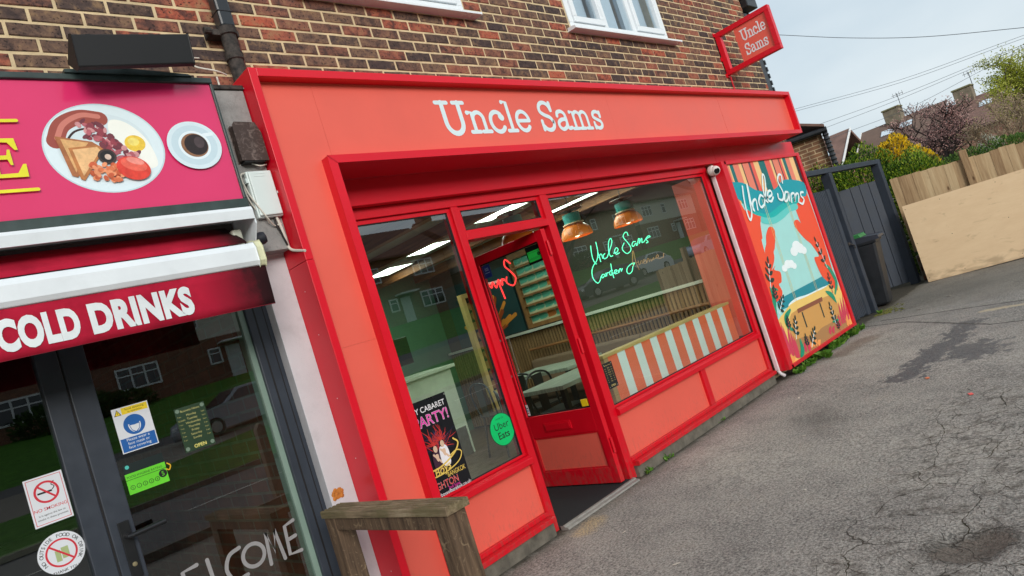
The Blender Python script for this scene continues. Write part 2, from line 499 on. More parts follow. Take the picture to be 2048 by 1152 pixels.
NEON1=[[(2.802,1.765),(2.783,1.708),(2.776,1.654),(2.79,1.623),(2.826,1.642),(2.865,1.695),(2.878,1.752),(2.882,1.786)],[(2.864,1.704),(2.867,1.661),(2.864,1.615)],[(2.857,1.654),(2.89,1.678),(2.907,1.671),(2.903,1.638)],[(2.953,1.674),(2.925,1.662),(2.921,1.633),(2.961,1.637)],[(2.965,1.637),(3.042,1.702),(3.097,1.755),(3.094,1.786),(3.053,1.761),(3.014,1.689),(3.016,1.641),(3.051,1.64)],[(3.069,1.659),(3.128,1.663),(3.148,1.686),(3.126,1.698),(3.088,1.669),(3.104,1.645),(3.153,1.65)],[(3.354,1.776),(3.349,1.808),(3.309,1.804),(3.277,1.773),(3.31,1.724),(3.336,1.675),(3.317,1.642),(3.256,1.627),(3.218,1.653),(3.213,1.685),(3.263,1.722)],[(3.433,1.711),(3.394,1.712),(3.366,1.689),(3.381,1.673),(3.433,1.697),(3.428,1.675),(3.445,1.677)],[(3.445,1.677),(3.488,1.725),(3.503,1.723),(3.481,1.685),(3.525,1.72),(3.542,1.722),(3.525,1.688),(3.547,1.69)],[(3.554,1.688),(3.644,1.731),(3.679,1.722),(3.606,1.709),(3.621,1.679),(3.587,1.675)],[(2.803,1.608),(2.775,1.613),(2.719,1.568),(2.7,1.506),(2.734,1.458),(2.773,1.467),(2.811,1.502)],[(2.863,1.509),(2.83,1.511),(2.813,1.493),(2.83,1.486),(2.861,1.501),(2.865,1.488)],[(2.884,1.518),(2.88,1.49),(2.898,1.512),(2.934,1.514)],[(2.981,1.523),(2.945,1.52),(2.927,1.494),(2.96,1.496),(2.987,1.581)],[(2.968,1.508),(2.967,1.457)],[(2.981,1.497),(3.027,1.502),(3.035,1.517),(3.008,1.514),(2.999,1.489),(3.033,1.488)],[(3.055,1.514),(3.055,1.488),(3.079,1.514),(3.099,1.515),(3.097,1.494),(3.121,1.515)],[(3.323,1.534),(3.279,1.506),(3.243,1.468),(3.191,1.455),(3.17,1.476),(3.199,1.511),(3.279,1.533),(3.309,1.532)]]
NEON2=[[(3.354,1.462),(3.34,1.531),(3.353,1.637),(3.309,1.572),(3.279,1.506)],[(3.309,1.532),(3.361,1.528)],[(3.377,1.543),(3.378,1.503),(3.427,1.535)],[(3.42,1.509),(3.475,1.522),(3.468,1.537),(3.439,1.515),(3.471,1.5)],[(3.497,1.533),(3.495,1.501),(3.531,1.536),(3.548,1.524),(3.544,1.502)],[(3.575,1.529),(3.578,1.505),(3.625,1.53),(3.62,1.508)],[(3.643,1.518),(3.706,1.526),(3.701,1.546),(3.663,1.524),(3.696,1.509),(3.762,1.508)],[(3.809,1.543),(3.775,1.506)]]
WIRES=[[(15.37,2.38,5.86),(15.74,1.15,5.16),(16.03,-0.16,4.51),(16.24,-1.76,3.87)],[(15.3,2.58,4.1),(15.89,0.52,3.84),(16.2,-1.31,3.75)],[(15.3,2.6,4.05),(15.89,0.54,3.78),(16.2,-1.34,3.69)],[(15.42,2.25,3.56),(15.87,0.61,3.52),(16.18,-1.17,3.55)],[(15.44,2.18,3.43),(15.86,0.64,3.44),(16.17,-1.11,3.5)],[(15.58,1.73,3.16),(15.89,0.51,3.18),(16.16,-0.99,3.39)]]
SPRIGS=[((5.05,0.897),(5.168,1.133),0.085),((5.044,0.622),(5.226,0.744),0.063),((5.23,0.311),(5.342,0.48),0.068),((5.521,0.151),(5.706,0.284),0.068),((5.431,0.163),(5.453,0.267),0.051),((6.605,0.842),(6.54,1.168),0.074),((6.518,0.552),(6.558,0.74),0.057),((6.317,0.221),(6.322,0.423),0.063),((6.381,0.134),(6.354,0.231),0.046),((5.065,0.745),(5.1,0.866),0.057),((5.143,0.429),(5.172,0.529),0.051)]

# ================================================================== SETTING
# ------------------------------------------------------------------ asphalt
def asphalt():
    t = NT('asphalt')
    p = pos(t)
    sep = t.n('ShaderNodeSeparateXYZ', Vector=p)
    X, Y = sep.outputs[0], sep.outputs[1]
    big = t.n('ShaderNodeTexNoise', Vector=p, Scale=0.55, Detail=4.0, Roughness=0.55)
    mid = t.n('ShaderNodeTexNoise', Vector=p, Scale=3.2, Detail=6.0, Roughness=0.65)
    fine = t.n('ShaderNodeTexNoise', Vector=p, Scale=70.0, Detail=5.0, Roughness=0.8)
    vor = t.n('ShaderNodeTexVoronoi', Vector=p, Scale=130.0)
    base = t.ramp(big, [(0.25, S(126, 123, 119)), (0.5, S(164, 158, 150)), (0.78, S(190, 183, 172))])
    grain = t.n('ShaderNodeTexNoise', Vector=p, Scale=26.0, Detail=6.0, Roughness=0.8)
    c = t.mix(t.ramp(mid, [(0.3, (0.45,) * 3), (0.56, (0,) * 3)]), base, S(94, 92, 90))
    c = t.mix(t.ramp(grain, [(0.34, (0.42,) * 3), (0.52, (0,) * 3)]), c, S(82, 79, 76))
    c = t.mix(t.ramp(grain, [(0.54, (0,) * 3), (0.72, (0.45,) * 3)]), c, S(170, 160, 144))
    c = t.mix(t.ramp(mid, [(0.56, (0,) * 3), (0.8, (0.4,) * 3)]), c, S(156, 145, 128))
    c = t.mix(t.ramp(fine, [(0.36, (0.75,) * 3), (0.52, (0,) * 3)]), c, S(52, 49, 46))
    c = t.mix(t.ramp(fine, [(0.5, (0,) * 3), (0.66, (0.65,) * 3)]), c, S(206, 199, 188))
    # scattered pale chippings
    rnd = t.n('ShaderNodeTexWhiteNoise', Vector=vor.outputs['Position'], _noise_dimensions='3D')
    chip = t.math('GREATER_THAN', rnd.outputs['Value'], 0.965)
    c = t.mix(t.math('MULTIPLY', chip, 0.5), c, S(200, 194, 184))
    # wobble for outlines
    wob = t.n('ShaderNodeTexNoise', Vector=p, Scale=2.6, Detail=7.0, Roughness=0.7)
    wv = t.math('SUBTRACT', wob.outputs[0], 0.5)
    wob2 = t.n('ShaderNodeTexNoise', Vector=p, Scale=9.0, Detail=5.0, Roughness=0.7)
    wv2 = t.math('SUBTRACT', wob2.outputs[0], 0.5)
    def seg(ax, ay, bx, by):
        """distance to a segment on the ground"""
        dx, dy = bx - ax, by - ay
        L2 = dx * dx + dy * dy
        px = t.math('SUBTRACT', X, ax); py = t.math('SUBTRACT', Y, ay)
        h = t.math('DIVIDE', t.math('ADD', t.math('MULTIPLY', px, dx), t.math('MULTIPLY', py, dy)), L2, clamp=True)
        ex = t.math('SUBTRACT', px, t.math('MULTIPLY', h, dx)); ey = t.math('SUBTRACT', py, t.math('MULTIPLY', h, dy))
        return t.math('SQRT', t.math('ADD', t.math('MULTIPLY', ex, ex), t.math('MULTIPLY', ey, ey)))
    def blob(d, r, wamp, soft=0.05, w=wv):
        q = t.math('ADD', d, t.math('MULTIPLY', w, wamp))
        return t.n('ShaderNodeMapRange', _interpolation_type='SMOOTHSTEP', i0=q, i1=r + soft, i2=r - soft, i3=0.0, i4=1.0).outputs[0]
    # crazed, broken area beyond the long crack
    off = t.n('ShaderNodeVectorMath', _operation='SCALE', i0=t.n('ShaderNodeTexNoise', Vector=p, Scale=4.0, Detail=4.0).outputs['Color'], Scale=0.22)
    pw = t.n('ShaderNodeVectorMath', _operation='ADD', i0=p, i1=off)
    def cracks(scale, width):
        v = t.n('ShaderNodeTexVoronoi', Vector=pw, Scale=scale, _feature='DISTANCE_TO_EDGE', _voronoi_dimensions='2D')
        wd_ = t.math('MULTIPLY', v.outputs[0], t.n('ShaderNodeMapRange', i0=wob2.outputs[0], i1=0.3, i2=0.7, i3=2.4, i4=0.55).outputs[0])
        return t.n('ShaderNodeMapRange', i0=wd_, i1=width, i2=width * 0.25, i3=0.0, i4=1.0).outputs[0]
    ycr = t.math('ADD', t.math('MULTIPLY', wv, 0.35), t.math('MULTIPLY', t.math('MAXIMUM', t.math('SUBTRACT', X, 2.0), 0.0), -0.02))
    broken = t.n('ShaderNodeMapRange', i0=t.math('ADD', Y, ycr), i1=-1.78, i2=-1.98, i3=0.0, i4=1.0).outputs[0]
    near = t.n('ShaderNodeMapRange', i0=X, i1=4.2, i2=3.2, i3=0.0, i4=1.0).outputs[0]
    broken = t.math('MULTIPLY', broken, near)
    k1 = cracks(3.1, 0.013); k2 = cracks(8.5, 0.020)
    k2m = t.math('MULTIPLY', k2, t.ramp(big, [(0.4, (0.0,) * 3), (0.55, (0.85,) * 3)]).outputs[0])
    ck = t.math('MULTIPLY', t.math('MAXIMUM', k1, k2m), broken)
    moss = t.math('MULTIPLY', ck, t.ramp(mid, [(0.48, (0,) * 3), (0.6, (1,) * 3)]).outputs[0])
    c = t.mix(t.math('MULTIPLY', ck, t.ramp(wob2, [(0.35, (0.25,) * 3), (0.55, (0.9,) * 3)]).outputs[0]), c, S(46, 41, 32))
    c = t.mix(t.math('MULTIPLY', moss, 0.6), c, S(84, 78, 40))
    edgeRot = t.math('MULTIPLY', broken, t.ramp(wob2, [(0.5, (0,) * 3), (0.66, (0.7,) * 3)]).outputs[0])
    c = t.mix(edgeRot, c, S(66, 57, 47))
    # pothole bed
    pot = blob(seg(1.22, -2.36, 1.33, -2.47), 0.085, 0.22, 0.012, wv2)
    potr = blob(seg(1.22, -2.36, 1.33, -2.47), 0.12, 0.26, 0.03, wv2)
    c = t.mix(t.math('MULTIPLY', potr, t.ramp(fine, [(0.4, (0.9,) * 3), (0.6, (0.4,) * 3)]).outputs[0]), c, S(62, 56, 50))
    c = t.mix(pot, c, t.mix(t.ramp(fine, [(0.4, (0,) * 3), (0.6, (1,) * 3)]), S(84, 76, 69), S(124, 114, 104)))
    # smoother, paler footway strip
    foot = t.n('ShaderNodeMapRange', i0=t.math('ADD', t.math('ADD', Y, t.math('MULTIPLY', X, 0.2)), t.math('MULTIPLY', wv2, 0.08)), i1=-2.66, i2=-2.7, i3=0.0, i4=1.0).outputs[0]
    fcol = t.mix(t.ramp(fine, [(0.4, (0.3,) * 3), (0.6, (0,) * 3)]), S(140, 133, 122), S(104, 98, 90))
    c = t.mix(t.math('MULTIPLY', foot, 0.85), c, fcol)
    fedge = blob(t.math('ABSOLUTE', t.math('ADD', t.math('ADD', Y, t.math('MULTIPLY', X, 0.2)), 2.68)), 0.012, 0.02, 0.008, wv2)
    c = t.mix(t.math('MULTIPLY', fedge, 0.5), c, S(60, 54, 47))
    # spilt dark stain
    wv3 = t.math('ADD', t.math('MULTIPLY', wv, 0.7), t.math('MULTIPLY', wv2, 0.9))
    st = t.math('MAXIMUM', blob(seg(6.1, -1.55, 4.2, -1.42), 0.13, 0.75, 0.02, wv3), blob(seg(4.6, -1.8, 5.0, -1.75), 0.18, 0.8, 0.03, wv3))
    c = t.mix(t.math('MULTIPLY', st, 0.8), c, t.mix(t.ramp(grain, [(0.4, (0,) * 3), (0.6, (1,) * 3)]), S(50, 50, 54), S(84, 83, 86)))
    st2 = blob(seg(3.0, -1.15, 3.6, -1.0), 0.1, 0.9, 0.2)
    c = t.mix(t.math('MULTIPLY', st2, 0.35), c, S(70, 66, 62))
    # old reinstatement joints in front of the gate
    for a in ((7.3, -0.35, 6.75, -1.95), (7.1, -0.2, 6.85, -0.75), (6.85, -0.75, 5.8, -1.75), (5.8, -1.75, 5.4, -2.9)):
        c = t.mix(t.math('MULTIPLY', blob(seg(*a), 0.018, 0.05, 0.012, wv2), 0.75), c, S(56, 50, 45))
    sand = blob(seg(6.6, -1.55, 6.5, -2.9), 0.045, 0.22, 0.02, wv3)
    c = t.mix(t.math('MULTIPLY', sand, t.ramp(grain, [(0.3, (0.25,) * 3), (0.5, (0.85,) * 3)]).outputs[0]), c, S(196, 180, 150))
    rust = blob(seg(5.6, -0.42, 6.2, -0.5), 0.12, 0.5, 0.08)
    c = t.mix(t.math('MULTIPLY', rust, 0.5), c, S(104, 82, 66))
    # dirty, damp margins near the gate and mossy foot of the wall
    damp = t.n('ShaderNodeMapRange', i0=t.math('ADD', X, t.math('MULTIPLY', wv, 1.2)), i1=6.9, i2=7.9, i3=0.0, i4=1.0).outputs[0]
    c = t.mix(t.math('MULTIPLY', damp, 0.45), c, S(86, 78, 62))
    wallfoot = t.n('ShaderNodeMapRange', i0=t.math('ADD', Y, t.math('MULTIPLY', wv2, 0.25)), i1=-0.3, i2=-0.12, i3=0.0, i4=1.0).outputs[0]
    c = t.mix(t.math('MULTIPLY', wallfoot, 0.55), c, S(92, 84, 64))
    contact_shade = t.n('ShaderNodeMapRange', i0=t.math('ADD', Y, t.math('MULTIPLY', wv2, 0.16)), i1=-0.165, i2=-0.115, i3=0.0, i4=0.75).outputs[0]  # dirt line along the plinth base, darkened to paint in contact shade
    c = t.mix(contact_shade, c, S(56, 50, 40))
    straw = blob(seg(1.36, -0.3, 1.52, -0.26), 0.07, 0.22, 0.05, wv2)
    c = t.mix(t.math('MULTIPLY', straw, t.ramp(fine, [(0.42, (0,) * 3), (0.55, (0.8,) * 3)]).outputs[0]), c, S(205, 178, 130))
    h = t.math('ADD', t.math('MULTIPLY', fine.outputs[0], 0.6), t.math('MULTIPLY', vor.outputs['Distance'], 0.4))
    h = t.math('ADD', h, t.math('MULTIPLY', grain.outputs[0], 1.1))
    h = t.math('SUBTRACT', h, t.math('MULTIPLY', ck, 2.5))
    bp = t.n('ShaderNodeBump', Strength=0.9, Distance=0.008, Height=h)
    rg = t.mix(st, (0.88,) * 3 + (1,), (0.5,) * 3 + (1,))
    return t.out(t.pbr(c, rg, 0, 0.35, bp))

def ax_lines(a, b, step, far):
    L = list(np.arange(a, b + 1e-6, step))
    lo, hi, s = a, b, step
    pre, post = [], []
    while hi < far:
        s *= 1.6; hi += s; post.append(hi); lo -= s; pre.append(lo)
    return pre[::-1] + L + post
def ground_z(x, y):
    z = 0.0
    if -4 < x < 12 and -8 < y < 0:
        z += 0.006 * math.sin(1.7 * x + 0.6) * math.sin(2.3 * y) + 0.003 * math.sin(5.1 * x - 2.2 * y)
        z *= min(1, max(0, (-y - 0.05) / 0.5))
        d = math.hypot((x - 1.275) / 1.25, (y + 2.415))
        z -= 0.035 * max(0, 1 - (d / 0.13) ** 4) if d < 0.13 else 0
    # far side of the street rises as a bank
    if y < -12.5:
        z += ((-12.5 - y) * 0.055 if y > -24 else min(3.0, 0.6325 + (-24 - y) * 0.17)) + 0.022 * min(80, max(0, x - 8)) * min(1, (-12.5 - y) / 5)
    return z
GX = ax_lines(-3.0, 11.0, 0.07, 500)
GY = ax_lines(-5.0, 0.6, 0.07, 500)
gm = MB()
W_ = len(GX)
gm.v = [(x, y, ground_z(x, y)) for y in GY for x in GX]
gm.f = [(j * W_ + i, j * W_ + i + 1, (j + 1) * W_ + i + 1, (j + 1) * W_ + i) for j in range(len(GY) - 1) for i in range(W_ - 1)]
gm.m = [0] * len(gm.f)
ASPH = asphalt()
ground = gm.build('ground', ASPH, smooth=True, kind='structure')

# ------------------------------------------------------------------ brick
def brick_mat(name, single):
    t = NT(name)
    if single:
        rnd = t.n('ShaderNodeObjectInfo').outputs['Random']
    else:
        rnd = t.n('ShaderNodeNewGeometry').outputs['Random Per Island']
    p = pos(t)
    r2 = t.n('ShaderNodeTexWhiteNoise', _noise_dimensions='1D', W=t.math('MULTIPLY', rnd, 57.3))
    area = t.n('ShaderNodeTexNoise', Vector=p, Scale=0.9, Detail=1.0)
    key = t.math('ADD', t.math('MULTIPLY', rnd, 0.84), t.math('MULTIPLY', area.outputs[0], 0.16))
    base = t.ramp(key, [(0.05, S(64, 54, 55)), (0.2, S(84, 68, 62)), (0.34, S(102, 80, 68)), (0.46, S(110, 86, 72)), (0.58, S(118, 86, 72)), (0.70, S(132, 86, 70)), (0.84, S(150, 88, 70)), (0.95, S(178, 86, 62))])
    n1 = t.n('ShaderNodeTexNoise', Vector=p, Scale=17.0, Detail=6.0, Roughness=0.65)
    off = t.math('ADD', n1.outputs[0], t.math('MULTIPLY', t.math('SUBTRACT', r2.outputs['Value'], 0.5), 0.12))
    c = t.mix(t.ramp(off, [(0.36, (0.8,) * 3), (0.53, (0,) * 3)]), base, S(54, 44, 45))
    c = t.mix(t.ramp(off, [(0.53, (0,) * 3), (0.68, (0.6,) * 3)]), c, S(150, 120, 88))
    sp = t.n('ShaderNodeTexNoise', Vector=p, Scale=70.0, Detail=3.0)
    c = t.mix(t.ramp(sp, [(0.33, (0.9,) * 3), (0.42, (0,) * 3)]), c, S(30, 25, 24))
    c = t.mix(t.ramp(sp, [(0.7, (0,) * 3), (0.76, (0.4,) * 3)]), c, S(196, 176, 150))
    hb = t.math('ADD', t.math('MULTIPLY', n1.outputs[0], 0.7), t.math('MULTIPLY', sp.outputs[0], 0.5))
    bp = t.n('ShaderNodeBump', Strength=0.9, Distance=0.006, Height=hb)
    return t.out(t.pbr(c, 0.82, 0, 0.3, bp))
BR1 = brick_mat('brick_face', True)
BR2 = brick_mat('brick_face_courses', False)
MORTAR = flat('mortar', S(210, 188, 150), 0.92, var=0.14, scale=9, bump=0.8, bscale=160)
RENDER = flat('painted_render', S(206, 204, 208), 0.85, var=0.05, scale=3.0, bump=1.0, bscale=260, dirt=0.12)
GREYREN = flat('grey_render', S(150, 149, 147), 0.9, var=0.1, scale=14, bump=1.0, bscale=260, dirt=0.3)
UPVC = flat('white_upvc', S(226, 232, 236), 0.28, var=0.02, scale=2)
BLACKP = flat('black_painted_iron', S(36, 38, 42), 0.35, var=0.15, scale=12, bump=0.3, bscale=40)
RUSTY = flat('corroded_iron', S(62, 56, 52), 0.8, var=0.5, scale=30, bump=0.9, bscale=60, dirt=0.5)

def brick_mesh(seed, w=0.213, h=0.0625):
    rg = random.Random(seed)
    mb = MB()
    n = 5
    def loop(inset, y, jit):
        P = []
        for i in range(n): P.append((-w / 2 + inset + (w - 2 * inset) * i / n, -h / 2 + inset))
        P.append((w / 2 - inset, -h / 2 + inset)); 
        for i in range(n): P.append((w / 2 - inset - (w - 2 * inset) * i / n, h / 2 - inset))
        P.append((-w / 2 + inset, h / 2 - inset))
        return [(x + rg.uniform(-jit, jit), y + rg.uniform(-jit, jit) * .5, z + rg.uniform(-jit, jit)) for x, z in P]
    A = loop(0.0, 0.012, 0.0006); B = loop(0.0005, 0.0035, 0.0014); Cc = loop(0.0045, 0.0, 0.001)
    k = len(A)
    mb.v = A + B + Cc
    for a in (0, k):
        mb.f += [(a + i, a + (i + 1) % k, a + k + (i + 1) % k, a + k + i) for i in range(k)]
    mb.f.append(tuple(range(2 * k, 3 * k)))
    mb.m = [0] * len(mb.f)
    return mb
building = thing('brick_building', 'two storey building of mottled brown brick with cream mortar above both shopfronts', 'building', (3.0, 0.3, 0.0))
XR = 7.22
W1 = (0.72, 2.10, 3.665, 4.8); W2 = (3.39, 5.04, 3.665, 4.8)
def in_win(x0, x1, z0, z1):
    for a, b, c, d in (W1, W2):
        if x1 > a - .005 and x0 < b + .005 and z1 > c - 0.035 and z0 < d:
            return (a, b)
    return None
# mortar backing with window openings left free
wm = MB()
def wall_rect(x0, x1, z0, z1):
    wm.box(x0, x1, 0.0055, 0.25, z0, z1)
wall_rect(-6, W1[0], 2.4, 5.4); wall_rect(W1[1], W2[0], 2.4, 5.4); wall_rect(W2[1], XR - .004, 2.4, 5.4)
for a, b, c, d in (W1, W2):
    wall_rect(a, b, 2.4, c - .03); wall_rect(a, b, d, 5.4)
wm.box(XR - .25, XR - .004, 0.25, 7.0, 0.0, 5.4)
wm.box(4.83, XR - .004, 0.0055, 0.25, 0.0, 2.4)
wm.build('wall', MORTAR, building)
bricks = []
for r in range(-44, 27):
    z = 3.372 + 0.075 * r
    ph = 0.396 + (0.1125 if r % 2 else 0.0) + random.uniform(-.008, .008)
    i0 = int((-3.2 - ph) / 0.225)
    x = ph + 0.225 * i0
    while x < XR + .2:
        a, b = x + 0.006, x + 0.217
        x += 0.225
        if b > XR: b = XR
        if a >= XR - .02: continue
        if r < -8 and a < 6.85: continue
        if a < -2.8 and z > 3.6: pass
        w = in_win(a, b, z - .032, z + .032)
        if w:
            if a < w[0] - .03: b = min(b, w[0] - .006)
            elif b > w[1] + .03: a = max(a, w[1] + .006)
            else: continue
        if b - a < 0.03: continue
        bricks.append(((a + b) / 2, z, b - a))
# the 300 that show largest are separate
camp = Vector((-1.686, -3.363, 1.389))
def seen(bk):
    x, z, w = bk
    v = Vector((x, 0, z)) - camp
    d = v.dot(_f)
    u = 1024 + 1376.66 * v.dot(_r) / d; q = 576 + 1376.66 * v.dot(_d) / d
    hid = (z < 2.95 and x > -0.02) or (z < 3.0 and x < -0.2)
    return d > 0 and -30 < u < 2078 and -20 < q < 400 and not hid, d
vis = sorted([b for b in bricks if seen(b)[0]], key=lambda b: seen(b)[1])
near_b = set(vis[:300])
BM = [brick_mesh(i) for i in range(8)]
bme = []
for i, q in enumerate(BM):
    me = bpy.data.meshes.new('brick')
    me.from_pydata(q.v, [], q.f); me.materials.append(BR1); bme.append(me)
far_b = MB()
for bk in bricks:
    x, z, w = bk
    k = random.randrange(8)
    tilt = random.uniform(-.006, .006); dy = random.uniform(-.0015, .002)
    if bk in near_b:
        o = link('brick', bme[k], building)
        o.location = (x, dy, z)
        o.scale = (w / 0.213, 1, 1)
        o.rotation_euler = (0, tilt, 0)
    else:
        s_ = w / 0.213
        far_b.add([(vx * s_ + x, vy + dy, vz + z + vx * tilt) for vx, vy, vz in BM[k].v], BM[k].f)
far_b.build('brick_courses', BR2, building, kind='stuff')
# return wall bricks at the end of the terrace (plain courses)
def brick_tex(name, c1, c2, mortar, scale=1.0, ax='xz'):
    t = NT(name)
    p = pos(t)
    sp = t.n('ShaderNodeSeparateXYZ', Vector=p)
    idx = {'x': 0, 'y': 1, 'z': 2}
    cb = t.n('ShaderNodeCombineXYZ', X=sp.outputs[idx[ax[0]]], Y=sp.outputs[idx[ax[1]]])
    bt = t.n('ShaderNodeTexBrick', Vector=cb, Color1=c1, Color2=c2, Mortar=mortar, Scale=1.0 / scale)
    bt.inputs['Brick Width'].default_value = 0.225; bt.inputs['Row Height'].default_value = 0.075; bt.inputs['Mortar Size'].default_value = 0.008
    nz = t.n('ShaderNodeTexNoise', Vector=p, Scale=6.0, Detail=5.0)
    c = t.mix(t.ramp(nz, [(0.35, (0.5,) * 3), (0.6, (0,) * 3)]), bt.outputs['Color'], S(62, 48, 42))
    bp = t.n('ShaderNodeBump', Strength=0.5, Distance=0.006, Height=t.math('SUBTRACT', 1.0, bt.outputs['Fac']))
    return t.out(t.pbr(c, 0.85, 0, 0.3, bp))
BT_YZ = brick_tex('brick_end_wall', S(128, 88, 66), S(92, 70, 58), S(196, 172, 132), ax='yz')
MB().box(XR - .002, XR + .004, 0.005, 7.0, 0.0, 5.4).build('end_wall', BT_YZ, building)
PANE_UP = glass('pane_upper', (0.9, 0.94, 0.96, 1), 1.75)
BLIND = flat('window_blind', S(196, 206, 214), 0.8, var=0.03, scale=3)
def upper_window(a, b, z0, z1, mull, sashes, sill):
    w = MB()
    f = 0.062
    w.box(a, b, -.012, .07, z0, z0 + f); w.box(a, a + f, -.012, .07, z0 + f, z1); w.box(b - f, b, -.012, .07, z0 + f, z1)
    for x in mull:
        w.box(x - .032, x + .032, -.010, .07, z0 + f, z1)
    win = w.build('window', UPVC, building, bevel=.004)
    xs = [a + f] + [q for x in mull for q in (x - .032, x + .032)] + [b - f]
    for k in range(0, len(xs), 2):
        i = k // 2
        e = 0.0
        if sashes[i]:
            e = 0.055
            s = MB()
            x0, x1 = xs[k] + .003, xs[k + 1] - .003
            s.box(x0, x1, -.028, .03, z0 + f + .003, z0 + f + .003 + e); s.box(x0, x0 + e, -.028, .03, z0 + f + e + .003, z1); s.box(x1 - e, x1, -.028, .03, z0 + f + e + .003, z1)
            s.build('sash', UPVC, win, bevel=.004)
        MB().box(xs[k] + e, xs[k + 1] - e, .008, .014, z0 + f + e, z1).build('pane', PANE_UP, win)
        MB().box(xs[k] + .005, xs[k + 1] - .005, .14, .15, z0 + .07, z1).build('blind', BLIND, win)
    MB().prism([(-.085, z0 - .034), (.02, z0 - .03), (.02, z0 - .002), (-.06, z0 - .008), (-.085, z0 - .016)], sill[0], sill[1], 'x').build('sill', UPVC, win, bevel=.003)
    d = MB()
    for x in (a - .018, b + .004):
        d.box(x, x + .014, -.003, .01, z0, z1)
    d.build('mortar_fillet', MORTAR, win)
upper_window(*W1, mull=[1.42], sashes=[0, 1], sill=(0.66, 2.20))
upper_window(*W2, mull=[3.955, 4.44], sashes=[1, 0, 1], sill=(3.335, 5.17))
MB().box(-6, XR + .15, -.35, 7.2, 5.4, 5.5).build('eaves', flat('eaves_board', S(200, 200, 198), 0.6), building)
# the narrow rendered pier between the shops with its console block on top
MB().prism([(-.138, -.24), (0.0, -.24), (0.0, 0.02), (-.123, 0.02), (-.123, -.135)], 0.0, 2.045, 'z').build('pier', RENDER, building, bevel=.004)
MB().box(-.225, -.003, -.33, .0, 2.045, 2.862).build('console_block', GREYREN, building, bevel=.004)
MB().box(-.26, -.002, -.34, -.002, 2.864, 2.886).build('lead_flashing', RUSTY, building, bevel=.003)
# tile-hung verge in black at the far corner of the building
vg = MB()
vg.box(XR + .10, XR + .40, .10, .16, 2.9, 5.0)
for i in range(22):
    z = 2.92 + i * .095
    vg.box(XR + .40, XR + .43, .09, .17, z, z + .06)
vg.build('verge_cladding', BLACKP, building)
MB().box(XR + .015, XR + .05, .06, .1, 2.4, 5.0).build('corner_strip', UPVC, building)
gt = MB()
gt.box(XR + .02, XR + .32, -.08, .08, 4.28, 4.40)
gt.build('gutter_end', BLACKP, building, bevel=.01)
mg = MB()
for i in range(60):
    x = XR + random.uniform(.02, .32); y = random.uniform(-.08, .08)
    s_ = random.uniform(.01, .025)
    mg.box(x - s_, x + s_, y - s_, y + s_, 4.40, 4.40 + s_)
mg.build('moss', flat('moss_yellow', S(150, 128, 50), 0.95, var=.3, scale=40), building)

# ================================================================== RED SHOPFRONT
RED = flat('red_powder_coat', S(216, 4, 34), 0.36, splash=.25, var=0.03, scale=3, bump=0.12, bscale=300)
CORAL = flat('coral_panel', S(230, 98, 82), 0.40, splash=.22, var=0.035, scale=1.6, bump=0.10, bscale=350)
REDFRAME = flat('red_aluminium_frame', S(210, 4, 30), 0.33, splash=.3, var=0.035, scale=4, bump=0.1, bscale=300, dirt=0.04)
GASKET = flat('black_gasket', S(20, 16, 18), 0.6, var=0.1)
CONC = flat('concrete_plinth', S(112, 106, 95), 0.9, var=0.25, scale=9, bump=1.0, bscale=90, dirt=0.35)
GLASS = glass('shop_glass', (0.92, 0.985, 0.95, 1), 2.6)
WHITE_V = flat('pale_vinyl', S(212, 232, 236), 0.4, var=0.02)
STEEL = flat('brushed_metal', S(176, 176, 172), 0.35, metal=0.9, var=0.08, scale=20)

shop = thing('red_shopfront', 'bright red and coral shopfront with large windows and an open glazed door', 'shopfront', (3.3, -.2, 0))
YF, YP = -.429, -.366
# fascia and pilaster frame, mitred look with small open joints
f = MB()
f.box(0, .042, YF, -.02, 1.955, 2.937); f.box(0, .042, YF, -.02, 0.01, 1.9535)
f.build('left_trim', RED, shop, bevel=.0025)
MB().box(.042, 6.58, YF, -.02, 2.893, 2.9365).build('top_trim', RED, shop, bevel=.0025)
MB().box(6.58, 6.621, YF, -.02, 2.431, 2.937).build('end_trim', RED, shop, bevel=.0025)
f = MB()
f.prism([(.288, 2.469), (.334, 2.43), (6.579, 2.43), (6.579, 2.469)], YF, -.13, 'y')
f.build('fascia_bottom_trim', RED, shop, bevel=.002)
MB().prism([(.288, 0.01), (.334, 0.01), (.334, 2.4285), (.288, 2.4675)], YF, -.06, 'y').build('opening_trim', RED, shop, bevel=.002)
# coral sheets with hairline joints
for x0, x1, z0, z1 in ((.042, .2875, .01, 1.5046), (.042, .2875, 1.5054, 2.893), (.2875, .3565, 2.469, 2.893), (.3575, 2.9995, 2.469, 2.893), (3.0003, 4.90, 2.469, 2.893), (4.902, 6.58, 2.469, 2.893)):
    MB().box(x0, x1, YP + random.uniform(-.0006, .0006), -.30, z0, z1).build('coral_sheet', CORAL, shop)
# lintel boards under the fascia
for x0, x1 in ((.334, 2.689), (2.692, 4.948), (4.951, 6.985)):
    MB().box(x0, x1, -.129, -.02, 2.271, 2.4295).build('lintel_board', RED, shop, bevel=.003)
MB().box(6.985, 7.0, -.127, .0, 2.262, 2.4295).build('end_return', RED, shop)

